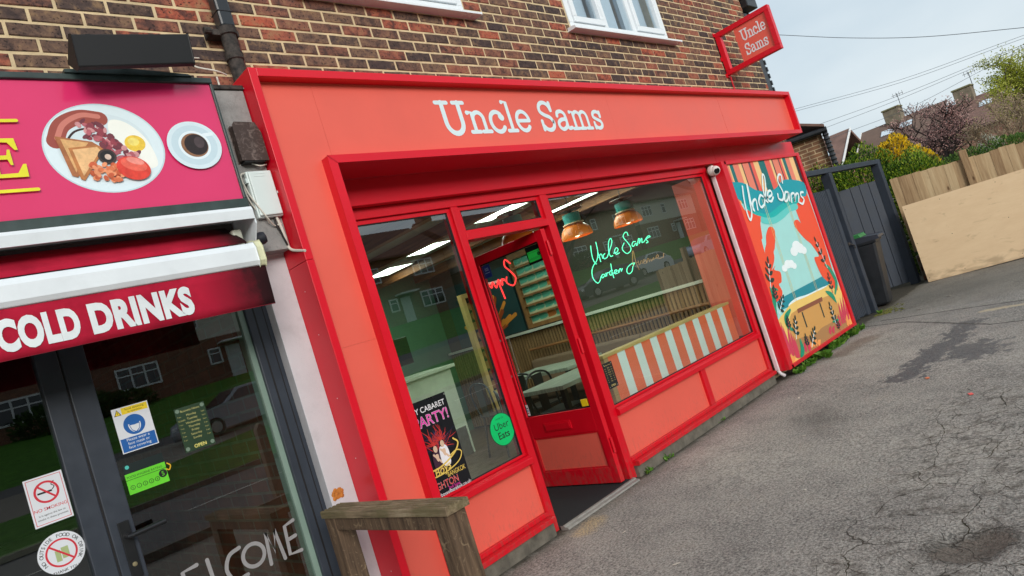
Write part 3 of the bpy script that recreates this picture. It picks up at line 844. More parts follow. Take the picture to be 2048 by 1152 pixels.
# ---- lettering: rounded slab-serif strokes
def arc(cx, cy, rx, ry, a0, a1, n=14):
    return [(cx + rx * math.cos(math.radians(a0 + (a1 - a0) * i / n)), cy + ry * math.sin(math.radians(a0 + (a1 - a0) * i / n))) for i in range(n + 1)]
GL = {
 'U': (0.98, [[(0.0, .94), (.40, .94)], [(.60, .94), (.98, .94)], [(.2, .94), (.2, .34)] + arc(.49, .34, .29, .34, 180, 360) + [(.78, .94)]], [1, 1, 1.3]),
 'n': (0.74, [[(0, .63), (.16, .63), (.16, .05)], [(0, .03), (.32, .03)], [(.16, .42)] + arc(.36, .42, .2, .22, 165, 0) + [(.56, .05)], [(.42, .03), (.74, .03)]], [1.15, 1, 1.1, 1]),
 'c': (0.60, [arc(.30, .33, .27, .32, 50, 325, 26), [(.47, .50), (.50, .47)]], [1.15, 1.8]),
 'l': (0.36, [[(0.02, .97), (.18, .97), (.18, .05)], [(0, .03), (.36, .03)]], [1.15, 1]),
 'e': (0.62, [[(.07, .35), (.56, .35)], arc(.31, .34, .26, .32, 3, 322, 28)], [1.0, 1.1]),
 'S': (0.74, [[(.63, .70), (.60, .80)] + arc(.36, .73, .25, .24, 30, 200, 16) + spline([(.14, .62), (.30, .53), (.52, .44), (.62, .29)], 6)[1:] + arc(.37, .27, .26, .26, 10, -150, 18), [(.64, .96), (.64, .70)], [(.1, .32), (.1, .03)]], [1.15, 1.1, 1.1]),
 'a': (0.68, [spline([(.08, .50), (.13, .62), (.30, .66), (.44, .58), (.47, .42), (.47, .14), (.52, .05), (.66, .07)], 6), spline([(.47, .38), (.24, .36), (.08, .26), (.08, .11), (.22, .02), (.40, .10), (.47, .24)], 6)], [1.1, 1.1]),
 'm': (1.04, [[(0, .63), (.15, .63), (.15, .05)], [(0, .03), (.29, .03)], [(.15, .44)] + arc(.32, .44, .17, .20, 165, 0) + [(.49, .05)], [(.37, .03), (.62, .03)], [(.49, .44)] + arc(.66, .44, .18, .20, 165, 0) + [(.84, .05)], [(.72, .03), (.99, .03)]], [1.1, 1, 1.05, 1, 1.05, 1]),
 's': (0.56, [[(.47, .46)] + arc(.28, .49, .19, .155, 15, 200, 14) + spline([(.12, .42), (.26, .35), (.42, .28), (.47, .2)], 5)[1:] + arc(.28, .18, .19, .16, 0, -160, 14), [(.48, .63), (.48, .46)], [(.08, .23), (.08, .02)]], [1.1, 1, 1]),
}
def slab_word(pr, word, x0, z0, h, width, sw=.122, m=None, track=.05):
    tot = sum(GL[c][0] + track if c != ' ' else .38 for c in word) - track
    k = width / (tot * h)
    x = x0
    for c in word:
        if c == ' ':
            x += .38 * h * k; continue
        w, strokes, ws = GL[c]
        for st, q in zip(strokes, ws):
            pr.l += 1
            pr.stroke([(x + px * h * k, z0 + pz * h) for px, pz in st], sw * h * q, m)
        x += (w + track) * h * k
pr = Print((0, YP - .001, 0))
pr.use(WHITE_V)
slab_word(pr, 'Uncle Sams', 1.18, 2.588, .216, 1.675)
pr.build('fascia_lettering', shop)

# ---- window and door framework
YW = -.07
fr = MB()
fr.box(.334, 4.80, YW, .03, 2.205, 2.2695)
fr.build('head_rail', REDFRAME, shop, bevel=.003)
MB().box(.336, .40, YW, .03, .10, 2.2045).build('left_jamb', REDFRAME, shop, bevel=.003)
MB().box(1.318, 1.379, YW, .035, .004, 2.2045).build('door_post', REDFRAME, shop, bevel=.003)
MB().box(2.205, 2.283, YW, .035, .004, 2.2045).build('door_post', REDFRAME, shop, bevel=.003)
MB().box(4.735, 4.80, YW, .03, .10, 2.2045).build('right_jamb', REDFRAME, shop, bevel=.003)
MB().box(1.3795, 2.2045, YW - .002, .035, 1.970, 2.022).build('transom', REDFRAME, shop, bevel=.003)
def bay(x0, x1, mids):
    MB().prism([(YW - .028, .474), (YW - .028, .512), (YW - .004, .5265), (.03, .5265), (.03, .474)], x0, x1, 'x').build('window_sill', REDFRAME, shop, bevel=.003)
    MB().box(x0, x1, YW - .004, .03, .121, .150).build('bottom_rail', REDFRAME, shop, bevel=.003)
    MB().prism([(-.13, .089), (-.13, .118), (-.118, .121), (-.075, .1205), (-.02, .1205), (-.02, .089)], x0 - .004, x1 + .004, 'x').build('drip_sill', REDFRAME, shop, bevel=.002)
    xs = [x0] + [q for m_ in mids for q in (m_ - .038, m_ + .038)] + [x1]
    for m_ in mids:
        MB().box(m_ - .038, m_ + .038, YW - .002, .03, .1505, .4735).build('stall_mullion', REDFRAME, shop, bevel=.003)
    for i in range(0, len(xs), 2):
        MB().box(xs[i], xs[i + 1], -.048, .02, .1502, .4738).build('stall_panel', CORAL, shop)
    MB().box(x0, x1, -.105, .05, -.02, .0885).build('plinth', CONC, shop, bevel=.01)
bay(.40, 1.3178, [])
bay(2.2835, 4.7348, [3.577])
# inner window beads and dark gaskets
def glazing(x0, x1, z0, z1, name):
    b = .028
    g = MB()
    g.box(x0, x1, -.05, -.02, z1 - b, z1); g.box(x0, x1, -.05, -.02, z0, z0 + b * .6)
    g.box(x0, x0 + b, -.05, -.02, z0 + b * .6, z1 - b); g.box(x1 - b, x1, -.05, -.02, z0 + b * .6, z1 - b)
    pn = MB().box(x0 + b * .6, x1 - b * .6, -.040, -.034, z0 + b * .4, z1 - b * .6).build(name, GLASS, shop)
    g.build('glazing_bead', REDFRAME, pn, bevel=.002)
    k = MB()
    k.box(x0 + b, x0 + b + .006, -.046, -.030, z0 + b * .6, z1 - b); k.box(x1 - b - .006, x1 - b, -.046, -.030, z0 + b * .6, z1 - b)
    k.box(x0 + b, x1 - b, -.046, -.030, z0 + b * .6, z0 + b * .6 + .006); k.box(x0 + b, x1 - b, -.046, -.030, z1 - b - .006, z1 - b)
    k.build('gasket', GASKET, pn)
glazing(.402, 1.3175, .528, 2.204, 'window_pane')
glazing(1.380, 2.2045, 2.0225, 2.204, 'transom_pane')
glazing(2.2835, 4.7345, .528, 2.204, 'window_pane')
# coral return inside the right window
MB().box(4.70, 4.78, -.018, .30, .53, 2.2).build('inner_return', CORAL, shop)
MB().prism([(-.15, 0), (-.145, .012), (-.118, .016), (-.114, .024), (-.088, .024), (-.088, 0)], 1.38, 2.204, 'x').build('threshold', flat('threshold_trim', S(146, 143, 136), .5, var=.12, scale=20, dirt=.15), shop, bevel=.004)
# ---- the door leaf, swung fully inwards
DX0, DX1, DY0 = 2.108, 2.152, -.060
door = MB()
L = .80
def dy(a): return DY0 + a
door.box(DX0, DX1, dy(0), dy(.068), .03, 1.955); door.box(DX0, DX1, dy(L - .055), dy(L), .03, 1.955)
door.box(DX0, DX1, dy(.068), dy(L - .055), 1.88, 1.955)
door.box(DX0, DX1, dy(.068), dy(L - .055), .425, .602); door.box(DX0, DX1, dy(.068), dy(L - .055), .03, .148)
dr = door.build('door', REDFRAME, shop, bevel=.003)
MB().box(DX0 + .010, DX1 - .01, dy(.068), dy(L - .055), .148, .425).build('door_panel', CORAL, dr)
MB().box(DX0 + .018, DX0 + .024, dy(.066), dy(L - .053), .600, 1.882).build('door_pane', GLASS, dr)
b = MB()
for z0, z1 in ((.148, .160), (.413, .425)):
    b.box(DX0 + .004, DX0 + .0095, dy(.068), dy(L - .055), z0, z1)
for a0, a1 in ((.068, .078), (L - .065, L - .055)):
    b.box(DX0 + .004, DX0 + .0095, dy(a0), dy(a1), .1605, .4125)
b.build('panel_bead', REDFRAME, dr)
lp = MB()
lp.box(DX0 - .008, DX0 - .0005, dy(.30), dy(.58), .468, .534)
lp.box(DX0 - .012, DX0 - .008, dy(.312), dy(.568), .478, .524)
lp.build('letter_plate', REDFRAME, dr, bevel=.002)
g = MB()
g.box(DX0 + .014, DX0 + .017, dy(.068), dy(.076), .602, 1.88); g.box(DX0 + .014, DX0 + .017, dy(L - .063), dy(L - .055), .602, 1.88)
g.box(DX0 + .014, DX0 + .017, dy(.076), dy(L - .063), .602, .61); g.box(DX0 + .014, DX0 + .017, dy(.076), dy(L - .063), 1.872, 1.88)
g.build('gasket', GASKET, dr)
hn = MB()
for z in (.25, 1.0, 1.75):
    hn.tube([(DX0 + .02, DY0 - .012, z), (DX0 + .02, DY0 - .012, z + .11)], .011, 10)
hn.build('hinge', REDFRAME, dr, smooth=True)
hd = MB()
hd.tube([(DX0 - .001, dy(L - .03), .95), (DX0 - .055, dy(L - .03), .95), (DX0 - .055, dy(L - .03), 1.25), (DX0 - .001, dy(L - .03), 1.25)], .011, 10)
hd.build('pull_handle', STEEL, dr, smooth=True)

# ---- small fixings on the red return
sc_ = MB()
for z in (2.87, 2.55, 2.30, 1.82, 1.60, 1.28, .98, .72, .42):
    sc_.lathe([(0.0, -.003), (.0022, -.0015), (.0028, 0)], (-.0005, -.33 - .02 * random.random(), z), 8, Matrix.Rotation(math.radians(90), 4, 'Y'))
sc_.build('screw_head', flat('bright_screw', S(220, 205, 205), .3, metal=.6), shop)

# ================================================================== MURAL PANEL
mural = thing('mural_panel', 'framed tropical beach mural with white Uncle Sams script beside the right window', 'mural', (5.85, -.2, .08))
q = MB()
q.box(4.905, 6.79, -.222, -.14, 2.219, 2.258); q.box(4.905, 6.79, -.222, -.14, .081, .116)
q.box(4.844, 4.945, -.222, -.10, .081, 2.258); q.box(6.79, 6.863, -.222, -.05, .081, 2.258)
q.build('frame', RED, mural, bevel=.003)
MC = {k: flat('print_' + k, S(*v), 0.45, var=0.02, scale=5) for k, v in dict(sky=(168, 226, 222), teal=(0, 158, 172), wave2=(0, 182, 178), wave3=(98, 208, 202), sea=(18, 142, 158), foam=(232, 250, 250), sand=(244, 206, 116), sand2=(214, 160, 90), sand3=(180, 132, 84), red=(246, 84, 52), coral=(236, 132, 108), cream=(248, 200, 136), tealdk=(14, 112, 112), dark=(50, 52, 56), greyd=(84, 72, 80), red2=(238, 96, 82), leaf=(28, 58, 54), stalk=(18, 150, 116), pink=(214, 66, 92), orange=(250, 166, 92), brown=(142, 84, 62), white=(240, 250, 252)).items()}
pm = Print((0, -.1995, 0))
pm.rect(4.944, .115, 6.791, 2.220, MC['sky'])
MX0, MX1, MZ0, MZ1 = 4.945, 6.79, .116, 2.219
def clipm(P):
    return [(min(MX1, max(MX0, a)), min(MZ1, max(MZ0, b))) for a, b in P]
for a, b_, cname in STRIPES:
    pm.rect(max(MX0, a), 1.80, min(MX1, b_), MZ1, MC[cname])
for cname, P in MURAL:
    pm.use(MC[cname])
    pm.poly(clipm(spline(P, 5, True) if cname not in ('sea',) else P))
# ropes of the swing
for i, (a, a2) in enumerate(((5.52, 5.50), (5.555, 5.535), (6.11, 6.11), (6.145, 6.145))):
    pm.stroke([(a, 1.80), (a2, .62)], .006, MC['sand'], caps=False)
pm.use(MC['white'])
for (ca, cb), rr in zip(CLOUD, (.085, .10, .09, .07, .06, .075, .07, .055)):
    pm.l += 1
    pm.ell(ca, cb - .005, rr * 1.15, rr * .62)
for i, (ca, cb) in enumerate(CLOUD):
    pass
pm.poly(BENCH[0], MC['brown'])
for k in (1, 2):
    pm.stroke(BENCH[k], .03, MC['leaf'], caps=False)
for cname, P in BLADES:
    (x0, z0), (x1, z1) = P
    pm.stroke(clipm(spline([(x0, z0), (x0 * .55 + x1 * .45 + random.uniform(-.01, .01), z0 * .5 + z1 * .5), (x1, z1)], 5)), .062, MC[cname], taper=lambda t: max(.05, math.sin(math.pi * min(1, .25 + t * .75))), caps=False)
for P in STALKS:
    pm.stroke(clipm(spline(P, 5)), .058, MC['stalk'], taper=lambda t: .45 + .9 * math.sin(math.pi * t))
def sprig(A, B, sz, dk, st):
    """a stem with pairs of pointed leaves"""
    d = (B[0] - A[0], B[1] - A[1])
    pm.stroke(clipm([A, B]), .012, st)
    L0 = math.atan2(d[1], d[0])
    for k in range(3):
        t_ = .25 + .28 * k
        c0 = (A[0] + d[0] * t_, A[1] + d[1] * t_)
        for s_ in (-1, 1):
            an = L0 + s_ * (1.0 - .12 * k)
            ln = sz * (1.3 - .15 * k)
            e = (c0[0] + ln * math.cos(an), c0[1] + ln * math.sin(an))
            m_ = ((c0[0] + e[0]) / 2, (c0[1] + e[1]) / 2)
            nx, nz_ = -math.sin(an) * ln * .22, math.cos(an) * ln * .22
            pm.poly(clipm(spline([c0, (m_[0] + nx, m_[1] + nz_), e, (m_[0] - nx, m_[1] - nz_)], 4, True)), dk)
    e = (B[0] + sz * math.cos(L0), B[1] + sz * math.sin(L0))
    m_ = ((B[0] + e[0]) / 2, (B[1] + e[1]) / 2)
    nx, nz_ = -math.sin(L0) * sz * .24, math.cos(L0) * sz * .24
    pm.poly(clipm(spline([B, (m_[0] + nx, m_[1] + nz_), e, (m_[0] - nx, m_[1] - nz_)], 4, True)), dk)
for A, B, sz in SPRIGS:
    sprig(A, B, sz, MC['leaf'], MC['pink'] if sz < .06 else MC['white'])
pm.use(MC['foam'])
for P in SCRIPT:
    pm.l += 1
    pm.stroke(spline(P, 7), .027)
pm.build('printed_artwork', mural)
MB().box(4.94, 6.80, -.1988, -.14, .10, 2.23).build('backing_board', RED, mural)

# ================================================================== FIXTURES ON THE RED SHOP
# projecting sign
ps = thing('projecting_sign', 'red box-framed projecting sign reading Uncle Sams high on the brick wall', 'sign', (6.17, -.05, 3.3))
q = MB()
SX0, SX1 = 6.135, 6.205
q.box(SX0, SX1, -.675, -.012, 3.775, 3.832); q.box(SX0, SX1, -.675, -.012, 3.322, 3.376)
q.box(SX0, SX1, -.675, -.620, 3.3765, 3.7745); q.box(SX0, SX1, -.07, -.012, 3.3765, 3.7745)
q.build('frame', RED, ps, bevel=.003)
MB().box(SX0 + .018, SX1 - .018, -.6195, -.235, 3.3765, 3.7745).build('sign_panel', CORAL, ps)
p2 = Print((SX0 + .017, -.235, 0), r=(0, -1, 0), n=(-1, 0, 0))
p2.use(flat('sign_white', S(236, 236, 240), .4))
slab_word(p2, 'Uncle', .06, 3.60, .125, .29, .10)
slab_word(p2, 'Sams', .06, 3.43, .125, .27, .10)
p2.build('lettering', ps)
bk = MB()
for z in (3.30, 3.50, 3.80):
    bk.box(SX0 - .01, SX1 + .01, -.013, .004, z, z + .045)
bk.tube([(6.17, -.03, 3.32), (6.18, -.02, 3.22), (6.21, -.01, 3.08)], .008, 6)
bk.build('wall_bracket', RED, ps)

# dome cameras
def dome_cam(name, c, label, sgn):
    t = thing(name, label, 'camera', c)
    w = flat('camera_white', S(232, 230, 226), .35)
    M = Matrix.Rotation(math.radians(75), 4, 'X') @ Matrix.Rotation(math.radians(-15 * sgn), 4, 'Y')
    MB().lathe([(0, -.01), (.048, -.01), (.052, .01), (.05, .03), (.0, .034)], c, 24, Matrix.Rotation(math.radians(90), 4, 'X')).build('base', w, t, smooth=True)
    cc = (c[0], c[1] - .045, c[2] - .01)
    D = Vector((-.62, -.72, -.32)).normalized().to_track_quat('Z', 'Y').to_matrix().to_4x4()
    MB().lathe([(0, -.04)] + [(.048 * math.cos(math.radians(a)), .048 * math.sin(math.radians(a))) for a in range(-55, 50, 10)] + [(.030, .038), (.0295, .036)], cc, 24, D).build('eyeball', w, t, smooth=True)
    MB().lathe([(.0295, .036), (.02, .041), (0, .043)], cc, 20, D).build('lens', flat('camera_lens', S(14, 14, 16), .12), t, smooth=True)
dome_cam('security_camera', (4.77, -.13, 2.195), 'white dome security camera at the top right corner of the right window', 1)
dome_cam('security_camera', (0.50, .16, 1.93), 'dome security camera behind the glass beside the left red trim', -1)

cond = MB()
cond.box(4.812, 4.838, -.125, -.085, .10, 2.14)
cond.tube([(4.825, -.105, .10), (4.835, -.12, .06), (4.87, -.135, .03)], [.016, .018, .02], 8)
tagged(cond.build('cable_conduit', flat('conduit_white', S(226, 218, 220), .45, dirt=.1), bevel=.004), 'tall white plastic conduit running down between window and mural', 'conduit')

# round delivery sticker
UG = flat('sticker_green', S(0, 196, 106), .35)
st = Print((1.195, -.0415, .745))
st.ell(0, 0, .104, .104, flat('sticker_rim', S(20, 84, 56), .4), 48)
st.ell(0, 0, .099, .099, UG, 48)
INK = flat('black_ink', S(18, 22, 20), .5)
st.text('Uber', 0, .005, .062, INK, .001, 'CENTER')
st.text('Eats', 0, -.055, .062, INK, .012, 'CENTER')
st.text('ORDER ON', 0, .065, .014, INK, 0, 'CENTER')
tagged(st.build('delivery_sticker'), 'round green Uber Eats sticker low on the left window glass', 'sticker')

# show poster inside the left window
PB = flat('poster_black', S(20, 20, 26), .3)
po = Print((.44, -.0415, .54))
PW, PH = .405, .56
po.rect(0, 0, PW, PH, PB)
gold = flat('poster_gold', S(228, 196, 96), .4); pinkm = flat('poster_pink', S(226, 60, 168), .4); redf = flat('poster_red', S(206, 52, 48), .5); whm = flat('poster_white', S(238, 236, 240), .4); skin = flat('poster_skin', S(222, 188, 160), .5); pd = flat('poster_shade', S(60, 30, 52), .5); navy = flat('poster_navy', S(44, 52, 96), .5)
po.text('LADY CABARET', PW - .02, PH - .070, .047, whm, .006, 'RIGHT', .92)
po.text('PARTY!', PW - .015, PH - .150, .088, whm, .024, 'RIGHT', .92)
po.text('PARTY!', PW - .015, PH - .150, .088, pinkm, .010, 'RIGHT', .92)
rg = random.Random(3)
for k in range(90):
    a = rg.uniform(-.25, math.pi + .1)
    bx = .25 + rg.uniform(-.05, .06); bz = .275 + rg.uniform(-.03, .04)
    Ln = rg.uniform(.05, .135)
    tip = (min(PW - .008, max(.01, bx + Ln * math.cos(a))), min(.40, bz + Ln * math.sin(a)))
    po.stroke(spline([(bx, bz), ((bx + tip[0]) / 2 + rg.uniform(-.012, .012), (bz + tip[1]) / 2), tip], 4), rg.uniform(.003, .007), [redf, redf, navy, pd][k % 4], caps=False, taper=lambda t: 1 - .7 * t)
for bx, bz in ((.215, .27), (.272, .285)):
    po.poly(spline([(bx - .03, bz - .12), (bx - .034, bz - .05), (bx - .02, bz - .015), (bx + .02, bz - .015), (bx + .034, bz - .06), (bx + .02, bz - .13)], 4, True), pd if bx < .25 else whm)
    po.poly(spline([(bx - .012, bz - .035), (bx + .012, bz - .035), (bx + .006, bz - .07), (bx - .006, bz - .07)], 4, True), skin)
    po.ell(bx, bz + .004, .019, .025, PB, 20)
    po.ell(bx + .002, bz - .002, .0145, .02, skin, 20)
    po.stroke([(bx - .02, bz - .03), (bx + .022, bz - .085)], .012, skin)
    for j in range(8):
        a = math.pi * (j + .5) / 8
        po.stroke([(bx, bz + .02), (bx + .045 * math.cos(a), bz + .02 + .055 * math.sin(a))], .006, redf, taper=lambda t: 1 - .5 * t)
po.stroke(spline([(.05, .17), (.2, .16), (.33, .20), (.385, .25), (.36, .285)], 8), .010, gold)
po.stroke(spline([(.03, .135), (.2, .12), (.34, .145), (.39, .19), (.36, .215), (.3, .20)], 8), .007, gold)
po.text('Boys', .225, .125, .066, gold, .010, 'CENTER', 1, .3, .15)
po.text('BANGKOK', PW - .02, .092, .04, gold, .002, 'RIGHT', .72)
po.text('BRIGHTON', .315, .045, .058, whm, .012, 'RIGHT', .8)
po.text('BRIGHTON', .315, .045, .058, redf, .004, 'RIGHT', .8)
po.text('2nd June', .315, .025, .026, pinkm, .004, 'RIGHT')
po.text('ladyboysofbangkok.co.uk', PW - .012, .006, .029, whm, .003, 'RIGHT', .95)
for a, b in ((.012, .012), (PW - .012, .012), (PW - .012, PH - .012), (PW / 2 - .05, PH - .012)):
    po.ell(a, b, .006, .006, STEEL, 12)
tagged(po.build('show_poster'), 'black cabaret show poster with pink and white lettering inside the left window', 'poster')

# opening-hours plate at the left edge of the right window
oh = Print((2.325, -.0415, .665))
oh.rect(0, 0, .118, .195, flat('plate_black', S(22, 28, 32), .3))
cream_ink = flat('plate_ink', S(206, 186, 120), .5)
oh.text('Business Hours', .059, .172, .013, cream_ink, 0, 'CENTER')
for i, d in enumerate(('Mon', 'Tues', 'Weds', 'Thurs', 'Fri', 'Sat', 'Sun')):
    oh.text(d, .059, .150 - i * .017, .014, cream_ink, 0, 'CENTER'); oh.text('8-3', .012, .150 - i * .017, .010, cream_ink); oh.text('8-3', .09, .150 - i * .017, .010, cream_ink)
oh.text('OPEN', .059, .012, .022, cream_ink, .01, 'CENTER')
for a, b in ((.012, .012), (.106, .012), (.106, .183), (.012, .183)):
    oh.ell(a, b, .005, .005, STEEL, 12)
tagged(oh.build('opening_hours_plate'), 'small black opening hours plate at the left edge of the right window', 'sign')

# stickers on the open door
def door_print():
    return Print((DX0 + .0172, DY0, 0), r=(0, -1, 0), n=(-1, 0, 0))
hg = door_print()
hg.rect(-.225, 1.735, -.078, 1.868, flat('sticker_black', S(14, 18, 16), .3))
BG = flat('rating_green', S(40, 190, 74), .4)
hg.rect(-.215, 1.752, -.088, 1.830, BG)
hg.text('FOOD HYGIENE RATING', -.212, 1.815, .011, INK)
for i in range(5):
    hg.ring(-.203 + i * .02, 1.772, .0055, .0075, INK, 16)
hg.ell(-.102, 1.795, .014, .014, INK, 20); hg.text('5', -.102, 1.788, .02, BG, 0, 'CENTER')
tagged(hg.build('hygiene_rating_sticker'), 'green and black food hygiene sticker at the top of the open red door', 'sticker')
bs = door_print()
bs.rect(-.735, 1.762, -.645, 1.866, flat('sticker_blue', S(34, 52, 128), .35))
LB = flat('sticker_pale', S(200, 210, 240), .4)
bs.ring(-.69, 1.83, .007, .010, LB, 20)
bs.ring(-.69, 1.83, .017, .0195, LB, 16, -.9, .9); bs.ring(-.69, 1.83, .017, .0195, LB, 16, math.pi - .9, math.pi + .9)
bs.rect(-.722, 1.800, -.658, 1.803, LB)
tagged(bs.build('contactless_sticker'), 'small blue sticker in the top far corner of the open door glass', 'sticker')
pk = door_print()
pk.rect(-.742, .612, -.712, .70, flat('notice_white', S(226, 226, 228), .5))
for i, cc in enumerate(((200, 60, 50), (60, 90, 170), (40, 60, 90))):
    pk.rect(-.735, .625 + i * .02, -.720, .637 + i * .02, flat('notice_%d' % i, S(*cc), .5))
tagged(pk.build('payment_card_sticker'), 'narrow white card-payment sticker at the bottom edge of the door glass', 'sticker')
yl = MB(); yl.box(DX0 + .0045, DX0 + .0175, dy(.085), dy(.145), .615, .668)
tagged(yl.build('door_tag', flat('tag_yellow', S(240, 206, 30), .4), bevel=.003), 'small yellow tag in the lower hinge corner of the door glass', 'tag')

# ================================================================== INTERIOR OF THE RED SHOP
RX0, RX1, RY1, RZ = .33, 4.80, 4.7, 2.44
IW = flat('interior_wall_paint', S(58, 57, 48), .8, var=.04)
floor_m = NT('wood_floor')
_p = pos(floor_m)
_s = floor_m.n('ShaderNodeTexNoise', Vector=floor_m.n('ShaderNodeMapping', Vector=_p, Scale=(2, 26, 1)), Scale=1.5, Detail=6.0)
floor_m.out(floor_m.pbr(floor_m.ramp(_s, [(0.3, S(70, 56, 44)), (0.7, S(116, 94, 72))]), .45))
MB().box(RX0, RX1, .02, RY1, -.05, .012).build('interior_floor', floor_m.m, kind='structure')
mt = MB(); mt.box(1.385, 2.2, -.086, .95, .0, .020)
tagged(mt.build('door_mat', flat('mat_black', S(30, 31, 34), .95, var=.25, scale=60, bump=1.0, bscale=400)), 'black coir entrance mat just inside the open red door', 'mat')
ceil = MB().box(RX0, RX1, .02, RY1, RZ, RZ + .08).build('interior_ceiling', flat('ceiling_paint', S(160, 166, 156), .85, var=.03), kind='structure')
WOODB = NT('beam_wood')
_p = pos(WOODB)
_n = WOODB.n('ShaderNodeTexNoise', Vector=WOODB.n('ShaderNodeMapping', Vector=_p, Scale=(18, 1.2, 18)), Scale=2.0, Detail=5.0)
WOODB.out(WOODB.pbr(WOODB.ramp(_n, [(0.3, S(110, 66, 34)), (0.7, S(160, 104, 56))]), .55))
for x in (.95, 1.75, 2.55, 3.66, 4.58):
    MB().box(x - .045, x + .045, .05, RY1 - .01, 2.315, RZ - .001).build('ceiling_beam', WOODB.m, ceil)
wr = MB(); wr.box(RX1, RX1 + .05, .0, RY1, 0, RZ)
wall_r = wr.build('interior_wall_side', IW, kind='structure')
MB().box(RX0, RX1, RY1, RY1 + .05, 0, RZ).build('interior_wall_back', flat('interior_wall_green', S(78, 120, 96), .7, var=.06), kind='structure')
MB().box(RX0 - .04, RX0, .0, RY1, 0, RZ).build('interior_wall_left', IW, kind='structure')
# slatted dado along the side wall
SLAT = NT('slat_wood')
_p = pos(SLAT)
_n = SLAT.n('ShaderNodeTexNoise', Vector=SLAT.n('ShaderNodeMapping', Vector=_p, Scale=(9, 40, 1.5)), Scale=2.0, Detail=5.0)
SLAT.out(SLAT.pbr(SLAT.ramp(_n, [(0.3, S(112, 82, 54)), (0.7, S(158, 122, 84))]), .55))
MB().box(RX1 - .014, RX1 - .001, .31, RY1 - .01, .02, 1.15).build('felt_backing', flat('black_felt', S(16, 15, 15), .95), wall_r)
sm = MB().box(-.009, .009, -.015, .015, 0, 1.10)
sme = bpy.data.meshes.new('slat'); sme.from_pydata(sm.v, [], sm.f); sme.materials.append(SLAT.m)
y = .34
while y < RY1 - .03:
    o = link('slat', sme, wall_r); o.location = (RX1 - .024, y, .04)
    y += .052
MB().box(RX1 - .075, RX1 - .0005, .31, RY1 - .01, 1.152, 1.185).build('dado_ledge', flat('ledge_white', S(206, 206, 196), .5), wall_r, bevel=.003)
# tiled lattice picture on the side wall
la = thing('lattice_display', 'timber lattice of turquoise and cream patterned tiles hung on the cafe side wall', 'wall display', (RX1 - .05, 2.6, 1.2))
LY0, LY1, LZ0, LZ1 = 2.22, 2.95, 1.20, 2.20
fw = flat('lattice_wood', S(150, 104, 60), .5, var=.15, scale=14)
k = MB()
k.box(RX1 - .055, RX1 - .004, LY0, LY0 + .06, LZ0, LZ1); k.box(RX1 - .055, RX1 - .004, LY1 - .06, LY1, LZ0, LZ1)
k.box(RX1 - .055, RX1 - .004, LY0 + .06, LY1 - .06, LZ1 - .05, LZ1); k.box(RX1 - .055, RX1 - .004, LY0 + .06, LY1 - .06, LZ0, LZ0 + .05)
k.build('frame', fw, la)
MB().box(RX1 - .015, RX1 - .003, LY0 + .06, LY1 - .06, LZ0 + .05, LZ1 - .05).build('backing', flat('tile_cream', S(206, 204, 168), .5), la)
tq = flat('tile_turquoise', S(92, 182, 158), .4); og = flat('tile_orange', S(206, 120, 52), .5)
for i in range(7):
    z = LZ0 + .05 + i * .129
    MB().box(RX1 - .06, RX1 - .016, LY0 + .0605, LY1 - .0605, z + .1, z + .126).build('rail', fw, la)
    pt = Print((RX1 - .0155, LY1 - .06, z), r=(0, -1, 0), n=(-1, 0, 0))
    for j in range(4):
        a0 = j * .152
        w_ = .075
        pt.use([tq, tq, og, tq][(i + j) % 4] if (i * 3 + j) % 5 == 2 else tq)
        cx = a0 + (.075 if j % 2 else .08)
        pt.poly([(cx - w_, .02)] + [(cx + w_ * math.cos(t), .06 + .04 * math.sin(t)) for t in np.linspace(-1.2, 1.6, 8)] + [(cx - w_, .1)])
    pt.build('tile_row', la)
# orange feather picture further back
ft = thing('feather_picture', 'picture of fanned orange feathers on teal at the far end of the cafe side wall', 'picture', (RX1 - .03, 3.6, 1.2))
MB().box(RX1 - .03, RX1 - .004, 3.02, 4.4, 1.2, 2.1).build('board', flat('picture_teal', S(16, 62, 66), .6), ft)
pf = Print((RX1 - .031, 3.7, 1.22), r=(0, -1, 0), n=(-1, 0, 0))
for i in range(60):
    a = math.radians(rg.uniform(15, 165)); L_ = rg.uniform(.3, .62)
    pf.stroke([(0, 0.02), (L_ * math.cos(a), .02 + L_ * math.sin(a))], .05, flat(['fo1', 'fo2', 'fo3'][i % 3], [S(214, 112, 30), S(236, 150, 50), S(176, 74, 24)][i % 3], .6))
pf.build('feathers', ft)
# counter with till screen
ct = thing('service_counter', 'pale boxed service counter at the back of the cafe', 'counter', (1.9, 3.5, 0))
CW = flat('counter_paint', S(196, 202, 186), .5)
MB().box(.36, 3.50, 3.2, 3.85, .014, 1.06).build('carcass', CW, ct)
MB().box(.36, 3.55, 3.15, 3.9, 1.0605, 1.10).build('worktop', CW, ct, bevel=.004)
MB().box(3.0, 3.46, 3.185, 3.1995, .014, .35).build('kick_plate', STEEL, ct)
ti = thing('till_screen', 'dark till monitor standing on the pale counter', 'monitor', (2.95, 3.45, 1.1))
MB().box(2.72, 3.16, 3.38, 3.42, 1.25, 1.58).build('screen', flat('screen_black', S(12, 14, 14), .15), ti, bevel=.006)
MB().box(2.90, 2.98, 3.42, 3.5, 1.1005, 1.45).build('stand', flat('stand_black', S(20, 20, 20), .4), ti)
